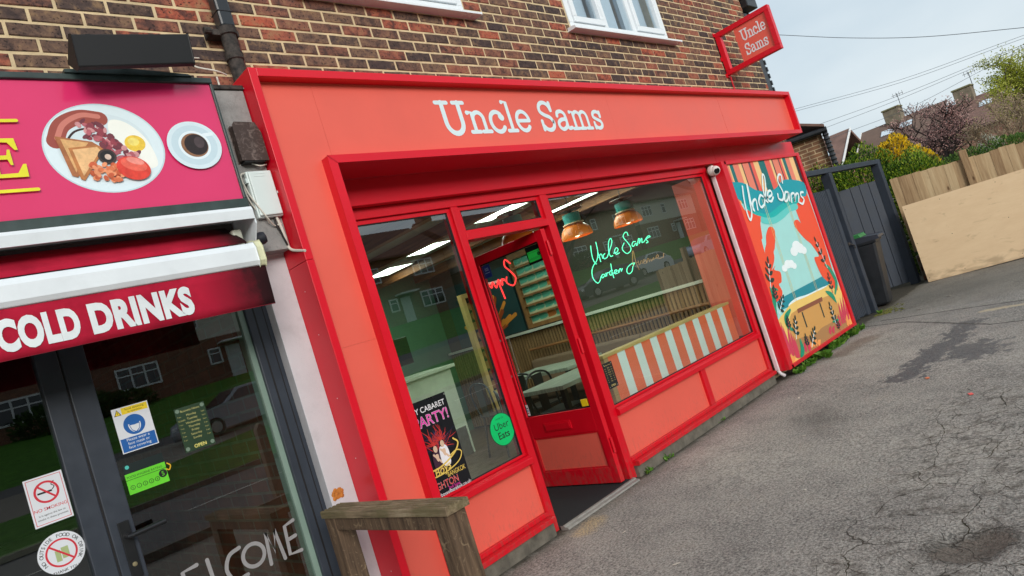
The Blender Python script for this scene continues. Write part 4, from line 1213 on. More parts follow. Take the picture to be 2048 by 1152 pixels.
# tall timber framed panel behind the left window
tf = thing('log_panel', 'tall pale timber frame filled with cut log ends beyond the counter', 'panel', (4.45, 3.55, .45))
pw_ = flat('pale_timber', S(206, 172, 108), .5, var=.08)
k = MB()
k.box(4.27, 4.33, 3.5, 3.58, .5, 1.90); k.box(4.33, 4.74, 3.5, 3.58, 1.84, 1.90); k.box(4.33, 4.74, 3.5, 3.58, .5, .56); k.box(4.68, 4.74, 3.5, 3.58, .56, 1.84)
k.build('frame', pw_, tf)
MB().box(4.33, 4.68, 3.55, 3.575, .56, 1.84).build('backing', flat('panel_dark', S(20, 16, 14), .8), tf)
lg = MB()
for i in range(9):
    for j in range(3):
        M = Matrix.Rotation(math.radians(90), 4, 'X')
        lg.lathe([(.055, 0), (.055, .04), (0, .04)], (4.39 + j * .115 + (.03 if i % 2 else 0), 3.55, .64 + i * .135), 10, M)
lg.build('log_ends', flat('log_wood', S(150, 96, 50), .7, var=.2, scale=20), tf)
MB().box(4.2705, 4.7395, 3.52, 3.56, .0125, .4995).build('leg_board', pw_, tf)
# striped booth back just behind the right window
sb = thing('striped_booth', 'orange and white striped booth back behind the right window', 'booth', (3.7, .12, 0))
OR = flat('stripe_orange', S(246, 106, 62), .45, var=.02); WHs = flat('stripe_white', S(226, 236, 238), .45, var=.02)
BX0, BX1 = 2.59, 4.695
n = 21
wd = .1213
x = BX0
i = 0
while x < BX1 - .01:
    w_ = wd * (1.12 if i % 2 == 0 else .9)
    MB().box(x, min(BX1, x + w_ - .0005), .105, .125, .03, .872).build('stripe_board', OR if i % 2 == 0 else WHs, sb)
    x += w_; i += 1
MB().box(BX0, BX1, .128, .20, .03, .872).build('booth_core', pw_, sb)
MB().box(BX0 - .055, BX1, .100, .21, .873, .897).build('capping', pw_, sb, bevel=.002)
MB().box(BX0 - .055, BX0 - .0005, .100, .21, .0125, .8725).build('end_board', flat('booth_end', S(168, 132, 84), .6), sb)
# banquette along the side wall
bq = thing('banquette_seat', 'brown upholstered banquette running along the slatted side wall', 'bench seat', (4.5, 1.6, 0))
LEA = flat('brown_upholstery', S(124, 98, 78), .7, var=.08, scale=40, bump=.4)
MB().box(4.28, 4.74, .35, 3.0, .013, .36).build('base', flat('banquette_base', S(70, 50, 36), .6), bq)
for j in range(3):
    MB().box(4.26, 4.66, .36 + j * .88, .36 + j * .88 + .87, .3605, .46).build('seat_cushion', LEA, bq, bevel=.02)
    MB().box(4.63, 4.745, .36 + j * .88, .36 + j * .88 + .87, .4605, .80).build('back_cushion', LEA, bq, bevel=.03)
rl = MB(); rl.tube([(4.70, .32, .93), (4.70, 3.0, .93)], .018, 8)
rl.build('timber_rail', WOODB.m, bq)
# tables
TT = NT('table_top')
_p = pos(TT)
_n = TT.n('ShaderNodeTexNoise', Vector=TT.n('ShaderNodeMapping', Vector=_p, Scale=(2, 26, 2)), Scale=2.0, Detail=6.0)
TT.out(TT.pbr(TT.ramp(_n, [(0.3, S(116, 124, 112)), (0.7, S(162, 168, 152))]), .5))
IRON = flat('black_steel', S(22, 22, 23), .4)
def table(x0, x1, y0, y1, label):
    t = thing('cafe_table', label, 'table', ((x0 + x1) / 2, (y0 + y1) / 2, .012), 'cafe tables')
    MB().box(x0, x1, y0, y1, .715, .75).build('table_top', TT.m, t, bevel=.003)
    for a in (x0 + .06, x1 - .06):
        for b_ in (y0 + .06, y1 - .06):
            MB().box(a - .022, a + .022, b_ - .022, b_ + .022, .012, .7145).build('leg', IRON, t)
table(2.42, 3.62, .50, 1.08, 'grey wood cafe table seen through the open door, nearer of the two')
table(3.55, 4.15, 1.42, 2.45, 'grey wood cafe table by the banquette, the one farther inside')
def chair(label, x, y, rz):
    t = thing('metal_chair', label, 'chair', (x, y, .012), 'metal cafe chairs', rz, local=True)
    gm_ = flat('gunmetal', S(66, 66, 66), .35, metal=.7)
    MB().box(-.18, .18, -.18, .18, .44, .455).build('seat', gm_, t, bevel=.01)
    for a, b_ in ((-1, -1), (1, -1), (-1, 1), (1, 1)):
        MB().tube([(a * .155, b_ * .155, .44), (a * .20, b_ * .21, 0)], .012, 6).build('leg', gm_, t)
    MB().tube(spline([(-.17, .17, .44), (-.20, .20, .62), (-.17, .21, .78), (0, .225, .83), (.17, .21, .78), (.20, .20, .62), (.17, .17, .44)], 6), .011, 8).build('back_hoop', gm_, t, smooth=True)
    MB().prism([(-.06, .455), (.06, .455), (.075, .81), (-.075, .81)], .205, .211, 'y').build('back_splat', gm_, t)
chair('dark metal cafe chair tucked under the nearer table on the room side', 3.02, 1.12, 0.1)
chair('dark metal cafe chair beside the far table', 3.34, 1.72, 1.6)
chair('dark metal cafe chair at the door side of the nearer table', 2.42, .98, 0.9)
chair('dark metal cafe chair deep inside past the far table', 3.35, 2.35, 1.4)
# pendant lamps
def pendant(x, y, z, label):
    t = thing('pendant_lamp', label, 'lamp', (x, y, z), 'pendant lamps over the window', local=True)
    og_ = flat('lamp_orange', S(250, 132, 46), .3); tl = flat('lamp_teal', S(76, 170, 168), .4); cr_ = flat('lamp_cream', S(232, 206, 170), .5)
    MB().lathe([(.150, 0), (.148, .03), (.132, .075), (.10, .11), (.062, .125), (.060, .122), (.096, .106), (.128, .072), (.144, .028), (.146, 0)], (0, 0, 0), 32).build('lamp_shade', og_, t, smooth=True)
    MB().lathe([(.06, .122), (.098, .124), (.102, .131), (.098, .138), (.06, .140)], (0, 0, 0), 28).build('collar', cr_, t, smooth=True)
    MB().lathe([(.078, .140), (.080, .145), (.082, .225), (.076, .230), (0, .232)], (0, 0, 0), 28).build('lamp_neck', tl, t, smooth=True)
    MB().lathe([(0, .252), (.05, .252), (.12, .258), (.125, .264), (.12, .268), (0, .270)], (0, 0, 0), 28).build('top_disc', flat('lamp_disc', S(120, 70, 54), .35), t, smooth=True)
    MB().tube([(0, 0, .23), (0, 0, .258)], .02, 10).build('spacer', IRON, t)
    MB().tube([(0, 0, .268), (.01, 0, RZ - z - .002)], .004, 6).build('cord', IRON, t)
    MB().lathe([(0, -.0)] + [(.045 * math.sin(math.radians(a)), .05 - .045 * math.cos(math.radians(a))) for a in range(10, 150, 14)] + [(.02, .11)], (0, 0, 0), 16).build('bulb', glow('bulb_glow', (1, .75, .45, 1), 4.0), t, smooth=True)
pendant(3.36, .62, 1.93, 'orange and teal pendant lamp behind the right window, nearer the door')
pendant(4.19, .60, 1.95, 'orange and teal pendant lamp behind the right window, nearer the mural')
pendant(2.56, .60, 1.985, 'orange and teal pendant lamp seen through the doorway')
# ceiling light panels
for i, (x, y, w_, d_, lb) in enumerate(((4.12, 1.20, .30, 1.15, 'bright ceiling light panel over the right window'), (2.95, 1.10, .34, .95, 'bright ceiling light panel seen through the transom above the door'), (3.98, 2.4, .2, .5, 'bright ceiling light panel beyond the near beam over the doorway'), (3.12, 2.5, .2, .55, 'bright ceiling light panel in the middle of the left window'), (3.35, 3.6, .2, .6, 'bright ceiling light panel above the counter'), (4.02, 3.6, .2, .6, 'bright ceiling light panel at the far end of the cafe ceiling'))):
    t = thing('ceiling_light', lb, 'light', (x, y, RZ - .03), 'ceiling light panels')
    k = MB()
    k.box(x - w_, x + w_, y - d_ / 2, y - d_ / 2 + .015, RZ - .03, RZ - .001); k.box(x - w_, x + w_, y + d_ / 2 - .015, y + d_ / 2, RZ - .03, RZ - .001)
    k.box(x - w_, x - w_ + .015, y - d_ / 2 + .015, y + d_ / 2 - .015, RZ - .03, RZ - .001); k.box(x + w_ - .015, x + w_, y - d_ / 2 + .015, y + d_ / 2 - .015, RZ - .03, RZ - .001)
    k.build('trim', flat('light_trim', S(230, 230, 226), .4), t)
    MB().box(x - w_ + .0155, x + w_ - .0155, y - d_ / 2 + .0155, y + d_ / 2 - .0155, RZ - .026, RZ - .002).build('diffuser', glow('panel_glow', (.90, 1.0, .88, 1), 4.0), t)
# neon script in the right window
ng = thing('neon_sign', 'green glowing neon script reading Uncle Sams Carden Avenue in the right window', 'neon sign', (3.2, .08, 1.45))
k = MB()
for P in NEON1:
    k.tube([(a, .08, b) for a, b in spline(P, 6)], .0034, 6)
k.build('lit_tube', glow('neon_green', (.13, .95, .52, 1), 1.35), ng)
k = MB()
for P in NEON2:
    k.tube([(a, .08, b) for a, b in spline(P, 6)], .0042, 6)
k.build('unlit_tube', flat('neon_unlit', S(206, 150, 96), .4), ng)
k = MB()
for x, z in ((2.85, 1.60), (3.30, 1.60), (3.05, 1.52), (3.6, 1.58)):
    k.tube([(x, .08, z), (x, .08, 2.2)], .0008, 4)
k.build('hanging_wire', IRON, ng)
# red neon inside the doorway, read from behind
nr = thing('neon_sign', 'small red neon script hanging inside the doorway', 'neon sign', (3.05, 1.5, 1.6))
k = MB()
for P in ([(3.30, 1.93), (3.24, 1.98), (3.21, 1.92), (3.26, 1.86), (3.31, 1.78), (3.25, 1.71), (3.17, 1.75), (3.19, 1.81)], [(3.17, 1.76), (3.12, 1.80), (3.10, 1.74), (3.06, 1.80), (3.08, 1.60)], [(3.05, 1.78), (3.01, 1.73), (2.98, 1.79), (2.95, 1.74), (2.92, 1.78)]):
    k.tube([(a, 1.5, b) for a, b in spline(P, 6)], .008, 6)
k.build('lit_tube', glow('neon_red', (1.0, .04, .04, 1), 1.3), nr)
MB().box(2.90, 3.16, 1.505, 1.52, 1.775, 1.80).build('support_bar', flat('acrylic_pink', S(230, 170, 170), .3), nr)
MB().tube([(3.02, 1.512, 1.80), (3.02, 1.512, RZ - .001)], .002, 4).build('hanging_wire', IRON, nr)

# ================================================================== CAFE NEXT DOOR
CAFE_DK = flat('dark_aluminium', S(52, 58, 68), .38, var=.08, scale=10, dirt=.05)
CGLASS = glass('cafe_glass', (0.85, 0.9, 0.87, 1), 2.25)
cafe = thing('cafe_shopfront', 'dark grey aluminium cafe doors with tinted glass under the red awning', 'shopfront', (-1.2, -.1, 0))
MB().box(-.262, -.235, -.132, -.06, .05, 2.2).build('glazing_strip', flat('pale_green_trim', S(128, 150, 138), .4), cafe)
MB().box(-.2345, -.1235, -.15, -.05, 0.0, 2.2).build('right_post', CAFE_DK, cafe, bevel=.004)
k = MB(); k.box(-.198, -.190, -.1515, -.1502, 0.0, 2.2); k.box(-.15, -.1455, -.1515, -.1502, 0.0, 2.2)
k.build('post_joint', GASKET, cafe)
MB().box(-3.9, -.235, -.15, -.05, 2.2005, 2.30).build('head_rail', CAFE_DK, cafe)
d1 = MB(); d1.box(-1.015, -.925, -.145, -.07, .04, 2.2); d1.box(-.9245, -.2625, -.145, -.07, .04, .18)
dl = d1.build('door', CAFE_DK, cafe, bevel=.004)
MB().box(-.93, -.258, -.118, -.112, .17, 2.2).build('door_pane', CGLASS, dl)
hdl = MB()
hdl.box(-.985, -.945, -.158, -.1455, .86, 1.09)
hdl.tube([(-.965, -.157, 1.03), (-.965, -.205, 1.03), (-.955, -.212, 1.03), (-.83, -.212, 1.035)], .011, 8)
hdl.build('lever_handle', flat('handle_black', S(26, 27, 30), .3), dl, bevel=.003)
MB().lathe([(0, 0), (.009, 0), (.009, .004), (0, .005)], (-.965, -.158, .915), 14, Matrix.Rotation(math.radians(90), 4, 'X')).build('lock_cylinder', flat('brass', S(190, 176, 140), .3, metal=.8), dl)
d2 = MB(); d2.box(-1.10, -1.022, -.145, -.07, .04, 2.2); d2.box(-1.95, -1.1005, -.145, -.07, .04, .18); d2.box(-2.02, -1.9505, -.145, -.07, .04, 2.2)
d2o = d2.build('door', CAFE_DK, cafe, bevel=.004)
MB().box(-1.96, -1.095, -.118, -.112, .17, 2.2).build('door_pane', CGLASS, d2o)
MB().box(-3.9, -2.03, -.118, -.112, .17, 2.2).build('window_pane', CGLASS, cafe)
k = MB(); k.box(-1.0215, -1.0155, -.14, -.1, .04, 2.2); k.build('meeting_gasket', GASKET, cafe)
# dim room behind
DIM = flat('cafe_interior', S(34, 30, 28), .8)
BT_CAFE = brick_tex('cafe_brick_wall', S(132, 76, 56), S(108, 62, 46), S(120, 104, 88), ax='yz')
r_ = MB(); r_.box(-3.9, -.16, 3.5, 3.55, 0, 2.4); r_.box(-3.95, -3.9, -.04, 3.5, 0, 2.4)
r_.build('cafe_room_wall', DIM, kind='structure')
MB().box(-.165, -.12, -.04, 3.5, 0, 2.4).build('cafe_room_wall_side', BT_CAFE, kind='structure')
MB().box(-3.9, -.166, -.04, 3.5, 2.4, 2.45).build('cafe_room_ceiling', DIM, kind='structure')
MB().box(-3.9, -.166, -.04, 3.5, -.05, .012).build('cafe_room_floor', flat('cafe_floor', S(60, 52, 46), .5), kind='structure')
cc_ = thing('cafe_counter', 'dark counter block inside the dim cafe behind the door glass', 'counter', (-1.0, 1.4, 0))
MB().box(-1.9, -.7, 1.1, 1.7, .0125, 1.0).build('carcass', DIM, cc_); MB().box(-1.95, -.65, 1.05, 1.75, 1.0005, 1.04).build('worktop', flat('cafe_worktop', S(70, 66, 64), .3), cc_)

# ---- stickers on the cafe glass
WP = flat('sign_paper', S(222, 226, 232), .4, var=.03); SRED = flat('sign_red', S(212, 44, 62), .45); SBL = flat('sign_blue', S(26, 96, 172), .45); SYE = flat('sign_yellow', S(244, 214, 42), .45)
def cprint(x, z):
    return Print((x, -.1195, z))
ns = cprint(-1.236, 1.178)
ns.rect(0, 0, .128, .186, WP)
for a, b, c, d in ((.006, .006, .122, .008), (.006, .178, .122, .180), (.006, .008, .008, .178), (.120, .008, .122, .178)):
    ns.rect(a, b, c, d, SRED)
ns.rect(.034, .118, .082, .125, INK); ns.stroke(spline([(.084, .125), (.092, .135), (.084, .145), (.094, .155)], 5), .003, INK)
ns.ring(.064, .122, .034, .042, SRED); ns.stroke([(.04, .148), (.088, .096)], .007, SRED, caps=False)
ns.text('NO SMOKING', .064, .055, .0175, SRED, .002, 'CENTER')
ns.text('It is against the law to', .064, .036, .010, INK, 0, 'CENTER'); ns.text('smoke in these premises', .064, .022, .010, INK, 0, 'CENTER')
tagged(ns.build('no_smoking_sign'), 'white and red no smoking sign on the left cafe door glass', 'sign')
fo = cprint(-1.178, 1.062)
fo.ell(0, 0, .078, .078, WP, 40)
for a, b, w_ in ((-.012, -.006, .018), (.012, .0, .024)):
    fo.rect(a - w_ / 2, b - .024, a + w_ / 2, b + .018, flat('cup_green', S(170, 186, 130), .5))
fo.ring(0, 0, .046, .053, SRED); fo.stroke([(-.036, .036), (.036, -.036)], .007, SRED, caps=False)
def around(pr_, body, r, a0, a1, size, m_):
    pr_.use(m_)
    for i, ch in enumerate(body):
        a = a0 + (a1 - a0) * i / (len(body) - 1)
        pr_.text(ch, r * math.cos(a), r * math.sin(a), size, None, .006, 'CENTER', 1, 0, a - math.pi / 2)
around(fo, 'NO OUTSIDE FOOD OR DRINK', .059, math.radians(205), math.radians(-35), .018, INK)
around(fo, 'UOY KNAHT', .072, math.radians(-60), math.radians(-130), .0, INK)
fo.text('THANK YOU', 0, -.072, .015, INK, .004, 'CENTER')
tagged(fo.build('no_food_sticker'), 'round no outside food or drink sticker below the no smoking sign', 'sticker')
fm = cprint(-.888, 1.343)
fm.rect(0, 0, .142, .19, WP)
fm.rect(.036, .158, .138, .186, SYE); fm.text('Social distancing', .087, .174, .0115, INK, 0, 'CENTER'); fm.text('in operation', .087, .162, .0115, INK, 0, 'CENTER')
fm.poly([(.006, .158), (.034, .158), (.020, .184)], INK); fm.poly([(.010, .160), (.030, .160), (.020, .180)], SYE); fm.rect(.0190, .165, .0212, .174, INK)
fm.ell(.071, .108, .042, .042, SBL, 40)
fm.ell(.071, .106, .024, .031, WP, 30); fm.poly([(.050, .110), (.092, .110), (.086, .085), (.071, .072), (.056, .085)], SBL); fm.poly([(.053, .107), (.089, .107), (.084, .087), (.071, .077), (.058, .087)], WP)
fm.ell(.071, .122, .026, .016, SBL, 24)
fm.rect(.004, .004, .138, .060, SBL)
for i, tx in enumerate(('Please wear a', 'face mask or', 'face covering')):
    fm.text(tx, .071, .046 - i * .016, .0165, WP, .002, 'CENTER')
tagged(fm.build('face_mask_sign'), 'blue and white face mask notice on the cafe door glass', 'sign')
hy = cprint(-.905, 1.175)
HB = flat('rating_lime', S(104, 214, 46), .45)
hy.rect(.0, .078, .158, .125, flat('rating_dark', S(20, 34, 34), .4))
hy.rect(0, 0, .158, .085, HB); hy.text('FOOD HYGIENE RATING', .005, .066, .0125, INK, .002); hy.rect(0, .058, .158, .060, INK)
for i in range(5):
    hy.ring(.018 + i * .024, .026, .0075, .0095, INK, 20); hy.text(str(i), .018 + i * .024, .0215, .012, INK, 0, 'CENTER')
hy.ell(.140, .040, .0165, .0165, INK, 24); hy.text('5', .140, .031, .026, HB, .002, 'CENTER')
hy.ell(.016, .112, .008, .008, flat('agency_teal', S(80, 190, 180), .4), 16)
hy.stroke(spline([(.165, .075), (.176, .062), (.168, .046), (.158, .052)], 5), .005, flat('price_yellow', S(230, 180, 40), .4))
tagged(hy.build('food_rating_sticker'), 'lime green food hygiene rating strip below the face mask notice', 'sticker')
bh = cprint(-.655, 1.262)
bh.rect(0, 0, .132, .198, flat('hours_plate', S(44, 66, 46), .35))
oi = flat('hours_ink', S(196, 190, 120), .5)
bh.text('Business Hours', .066, .176, .0135, oi, 0, 'CENTER')
for i, dn in enumerate(('Monday', 'Tuesday', 'Wednesday', 'Thursday', 'Friday', 'Saturday', 'Sunday')):
    bh.text(dn, .066, .155 - i * .0175, .0135, oi, 0, 'CENTER')
    bh.text('7 am' if i != 1 else 'CLOSED', .006, .155 - i * .0175, .008, oi); bh.text('3 pm', .108, .155 - i * .0175, .008, oi)
bh.rect(.044, .008, .092, .026, flat('hours_open_bg', S(70, 92, 50), .4)); bh.text('OPEN', .068, .010, .021, flat('open_ink', S(244, 230, 130), .5), .01, 'CENTER')
for a, b in ((.012, .014), (.120, .014), (.120, .185), (.012, .185)):
    bh.ell(a, b, .009, .009, flat('suction_cup', S(120, 140, 124), .2), 16)
tagged(bh.build('business_hours_plate'), 'dark green business hours plate on the cafe door glass', 'sign')
wl = cprint(0, 0)
GW = flat('etched_grey', S(150, 148, 148), .6)
wl.use(GW)
for P in ([(-.97, .80), (-.945, .66), (-.915, .75), (-.885, .66), (-.855, .80)], [(-.74, .80), (-.80, .795), (-.80, .66), (-.735, .655)], [(-.80, .73), (-.75, .73)], [(-.695, .80), (-.69, .66), (-.645, .66)],
          spline([(-.555, .79), (-.605, .775), (-.63, .72), (-.605, .665), (-.55, .665)], 5), [(-.44, .66), (-.428, .80), (-.408, .70), (-.385, .795), (-.372, .655)], [(-.288, .80), (-.335, .79), (-.345, .66), (-.288, .655)], [(-.34, .725), (-.297, .73)]):
    wl.l += 1
    wl.stroke(P, .017)
wl.l += 1
wl.ring(-.503, .732, .040, .057, GW, 40)
tagged(wl.build('welcome_decal'), 'grey WELCOME lettering decal low on the cafe door glass', 'decal')

# ---- cafe fascia sign
PINKS = NT('sign_magenta')
_nz = PINKS.n('ShaderNodeTexNoise', Vector=pos(PINKS), Scale=2.0, Detail=3.0)
PINKS.out(PINKS.pbr(PINKS.ramp(_nz, [(.3, S(214, 44, 100)), (.7, S(222, 52, 108))]), .16, 0, .6))
SGREEN = flat('sign_frame_green', S(52, 66, 64), .4, var=.15, scale=15, dirt=.1)
sg = thing('cafe_fascia_sign', 'magenta cafe fascia sign with a fried breakfast plate and coffee cup', 'sign', (-2, -.4, 2.25))
MB().box(-4.2, -.225, -.448, -.30, 2.279, 2.832).build('sign_face', PINKS.m, sg)
k = MB(); k.box(-4.2, -.212, -.462, -.30, 2.8325, 2.858); k.box(-4.2, -.212, -.462, -.30, 2.236, 2.2785); k.box(-.2245, -.212, -.460, -.30, 2.279, 2.832)
k.build('frame', SGREEN, sg, bevel=.003)
pf = Print((0, -.4485, 0))
pc = lambda n_, c_: flat('food_' + n_, S(*c_), .35, var=.012 if n_[:3] in ('pla', 'sau', 'cup', 'egg') else .12, scale=45)
CX, CZ = -.722, 2.545
pf.ell(CX, CZ, .222, .190, pc('plate_edge', (196, 218, 226)), 64); pf.ell(CX, CZ, .216, .184, pc('plate', (222, 238, 244)), 64)
pf.ell(CX, CZ, .175, .148, pc('plate_well', (214, 230, 236)), 64)
pl = lambda P: [(CX + a * .222, CZ + b * .19) for a, b in P]
pf.poly(pl(spline([(.18, .62), (.42, .58), (.66, .30), (.78, -.05), (.80, -.42), (.62, -.50), (.42, -.30), (.30, .05), (.12, .35)], 5, True)), pc('egg', (246, 248, 240)))
pf.ell(*pl([(.50, .08)])[0], .040, .036, pc('yolk', (246, 206, 70)), 28); pf.ell(*pl([(.48, .12)])[0], .022, .018, pc('yolk2', (252, 226, 120)), 20)
pf.stroke(pl(spline([(-.78, .18), (-.62, .52), (-.30, .70), (.02, .66)], 8)), .060, pc('sausage', (158, 74, 62)))
pf.stroke(pl(spline([(-.74, .24), (-.58, .55), (-.28, .74), (.0, .71)], 8)), .020, pc('sausage_hi', (206, 124, 110)))
pf.stroke(pl(spline([(-.62, .16), (-.44, .38), (-.18, .46)], 6)), .008, pc('char', (60, 34, 34)))
rgf = random.Random(11)
for i in range(70):
    t_ = rgf.random(); a = -.28 + t_ * .62 + rgf.uniform(-.16, .16); b = .52 - t_ * .78 + rgf.uniform(-.14, .16)
    pf.ell(*pl([(a, b)])[0], rgf.uniform(.008, .022), rgf.uniform(.006, .015), pc('bacon%d' % (i % 4), ((150, 62, 74), (188, 98, 108), (120, 54, 66), (214, 150, 152))[i % 4]), 9, rgf.uniform(0, 3))
pf.poly(pl([(-.78, .28), (-.22, .14), (-.10, .02), (-.60, -.62), (-.68, -.58)]), pc('toast_dk', (176, 110, 66)))
pf.poly(pl([(-.70, .22), (-.28, .12), (-.44, -.10), (-.60, -.52)]), pc('toast', (226, 176, 116)))
pf.poly(pl([(-.62, .02), (-.14, .06), (-.06, -.04), (-.50, -.70), (-.56, -.66)]), pc('toast_crust', (190, 122, 68)))
pf.poly(pl([(-.56, -.02), (-.16, .02), (-.12, -.06), (-.50, -.60)]), pc('toast_face', (240, 192, 136)))
pf.ell(*pl([(-.04, -.20)])[0], .034, .032, pc('mushroom', (70, 54, 50)), 26); pf.ell(*pl([(-.04, -.20)])[0], .026, .024, pc('gill', (36, 30, 30)), 24); pf.ell(*pl([(-.03, -.21)])[0], .012, .012, pc('stalk', (214, 188, 172)), 18)
for i in range(85):
    a = rgf.uniform(-.36, .42); b = -.40 - rgf.random() * .34 + abs(a) * .18
    pf.ell(*pl([(a, b)])[0], .0125, .0085, pc('bean%d' % (i % 3), ((224, 120, 76), (206, 96, 58), (240, 154, 110))[i % 3]), 9, rgf.uniform(0, 3))
pf.ell(*pl([(.34, -.50)])[0], .064, .050, pc('tomato', (226, 66, 50)), 30, -.3); pf.ell(*pl([(.36, -.42)])[0], .05, .026, pc('tomato_cut', (240, 104, 84)), 26, -.35); pf.ell(*pl([(.40, -.34)])[0], .034, .014, pc('tomato_hi', (250, 150, 136)), 20, -.35)
UX, UZ = -.373, 2.539
pf.ell(UX, UZ, .116, .110, pc('saucer', (214, 232, 240)), 48); pf.ell(UX, UZ, .098, .092, pc('saucer2', (198, 220, 230)), 40)
pf.stroke([(UX + .05, UZ + .045), (UX + .088, UZ + .05)], .016, pc('cup', (228, 242, 248))); pf.ell(UX, UZ, .069, .066, pc('cup', (228, 242, 248)), 40)
pf.ell(UX, UZ, .058, .055, pc('crema', (146, 104, 74)), 36); pf.ell(UX + .006, UZ + .002, .050, .048, pc('coffee', (42, 30, 30)), 36); pf.ell(UX + .022, UZ + .012, .022, .026, pc('coffee_hi', (76, 62, 64)), 24)
YEL = flat('sign_letter_yellow', S(232, 226, 40), .4)
pf.use(YEL)
ex, e0, e1 = -1.014, 2.440, 2.592
pf.poly([(ex - .16, e0), (ex, e0), (ex + .002, e0 + .05), (ex - .008, e0 + .05), (ex - .03, e0 + .016), (ex - .085, e0 + .014), (ex - .085, e1 - .014), (ex - .04, e1 - .016), (ex - .022, e1 - .046), (ex - .012, e1 - .046), (ex - .016, e1), (ex - .16, e1), (ex - .16, e1 - .01), (ex - .125, e1 - .014), (ex - .125, e0 + .014), (ex - .16, e0 + .01)])
pf.poly([(ex - .085, 2.510), (ex - .052, 2.510), (ex - .046, 2.488), (ex - .038, 2.488), (ex - .038, 2.548), (ex - .046, 2.548), (ex - .052, 2.526), (ex - .085, 2.526)])
for xe, z_ in ((-1.005, 2.662), (-.997, 2.389)):
    pf.l += 1
    pf.stroke([(-2.6, z_), (xe, z_)], .0125)
pf.build('printed_artwork', sg)

# ---- floodlight over the cafe sign
fl = thing('sign_floodlight', 'black wedge-shaped floodlight on an arm above the magenta cafe sign', 'floodlight', (-.55, -.45, 2.85))
FB = flat('floodlight_black', S(14, 14, 17), .55, var=.1)
hs = MB().prism([(-.505, 2.915), (-.600, 2.984), (-.622, 2.976), (-.606, 2.852), (-.585, 2.846)], -.790, -.335, 'x')
hs.v = [(x, y, z + (x + .335) * .085) for x, y, z in hs.v]
hs.build('housing', FB, fl, bevel=.004)
MB().lathe([(0, 0), (.012, 0), (.012, .003), (0, .004)], (-.72, -.600, 2.951), 16, Matrix.Rotation(math.radians(20), 4, 'X')).build('cap_screw', FB, fl)
MB().tube([(-.56, -.53, 2.90), (-.56, -.40, 2.94), (-.56, -.10, 3.0), (-.56, .0, 3.0)], .012, 8).build('arm', FB, fl, smooth=True)
MB().box(-.60, -.52, -.004, .01, 2.95, 3.05).build('wall_plate', FB, fl)
MB().prism([(-.80, 2.859), (-.30, 2.859), (-.315, 2.868), (-.56, 2.885), (-.80, 2.872)], -.47, -.34, 'y').build('mounting_plate', SGREEN, fl)

# ---- awning
aw = thing('cafe_awning', 'folded red fabric awning with white cassette and COLD DRINKS valance', 'awning', (-2, -.4, 2.0))
AWW = flat('awning_white', S(226, 232, 236), .35, var=.03, dirt=.06)
hk = MB(); hk.prism([(-.34, 2.212), (-.57, 2.205), (-.578, 2.19), (-.574, 2.15), (-.566, 2.15), (-.562, 2.192), (-.34, 2.20)], -4.0, -.262, 'x')
hk.build('cassette', AWW, aw)
MB().prism([(-.34, 2.20), (-.562, 2.192), (-.567, 2.13), (-.50, 2.045), (-.455, 2.03), (-.34, 2.12)], -.2615, -.255, 'x').build('cassette_end', AWW, aw)
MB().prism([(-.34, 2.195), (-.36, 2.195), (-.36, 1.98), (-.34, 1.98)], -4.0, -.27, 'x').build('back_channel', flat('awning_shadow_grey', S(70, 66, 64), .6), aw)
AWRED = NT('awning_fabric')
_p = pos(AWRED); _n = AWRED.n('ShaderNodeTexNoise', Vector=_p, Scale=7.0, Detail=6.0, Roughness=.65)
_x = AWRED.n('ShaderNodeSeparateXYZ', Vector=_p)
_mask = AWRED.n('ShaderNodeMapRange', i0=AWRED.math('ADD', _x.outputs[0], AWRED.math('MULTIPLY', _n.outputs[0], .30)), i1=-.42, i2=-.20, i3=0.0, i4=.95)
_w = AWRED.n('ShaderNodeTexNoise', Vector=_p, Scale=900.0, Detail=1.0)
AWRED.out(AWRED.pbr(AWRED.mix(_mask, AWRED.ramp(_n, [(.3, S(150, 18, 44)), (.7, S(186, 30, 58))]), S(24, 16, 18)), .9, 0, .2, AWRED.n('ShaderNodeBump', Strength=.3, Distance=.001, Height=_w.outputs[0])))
def cloth(nx, prof, x0, x1, fy):
    q = MB()
    for z_, y_ in prof:
        for i in range(nx + 1):
            x = x0 + (x1 - x0) * i / nx
            q.v.append((x, fy(x, z_, y_), z_))
    w_ = nx + 1
    q.f = [(j * w_ + i, j * w_ + i + 1, (j + 1) * w_ + i + 1, (j + 1) * w_ + i) for j in range(len(prof) - 1) for i in range(nx)]
    q.m = [0] * len(q.f)
    return q
fb = cloth(40, [(2.165, -.40), (2.135, -.45), (2.10, -.50), (2.075, -.54), (2.045, -.575)], -4.0, -.33, lambda x, z, y: y + .003 * math.sin(x * 7))
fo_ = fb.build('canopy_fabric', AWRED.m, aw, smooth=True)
sd = fo_.modifiers.new('solid', 'SOLIDIFY'); sd.thickness = .0015
MB().prism([(-.555, 2.045), (-.598, 2.036), (-.612, 2.01), (-.612, 1.955), (-.60, 1.936), (-.56, 1.936)], -4.0, -.3165, 'x').build('front_bar', AWW, aw, bevel=.004)
MB().prism([(-.55, 2.049), (-.600, 2.040), (-.616, 2.012), (-.616, 1.953), (-.602, 1.932), (-.556, 1.932)], -.316, -.288, 'x').build('bar_end_cap', flat('cap_cream', S(214, 214, 178), .5, dirt=.25), aw, bevel=.006)
MB().box(-.345, -.30, -.50, -.42, 2.045, 2.13).build('arm_knuckle', flat('cap_grey', S(188, 190, 176), .5, dirt=.2), aw, bevel=.01)
def vy(x, z, y=0): return -.597 + .0015 * math.sin(x * 9) * (1.93 - z) / .17 + (.012 * max(0, (x + .42) / .13) * (1.93 - z) / .17)
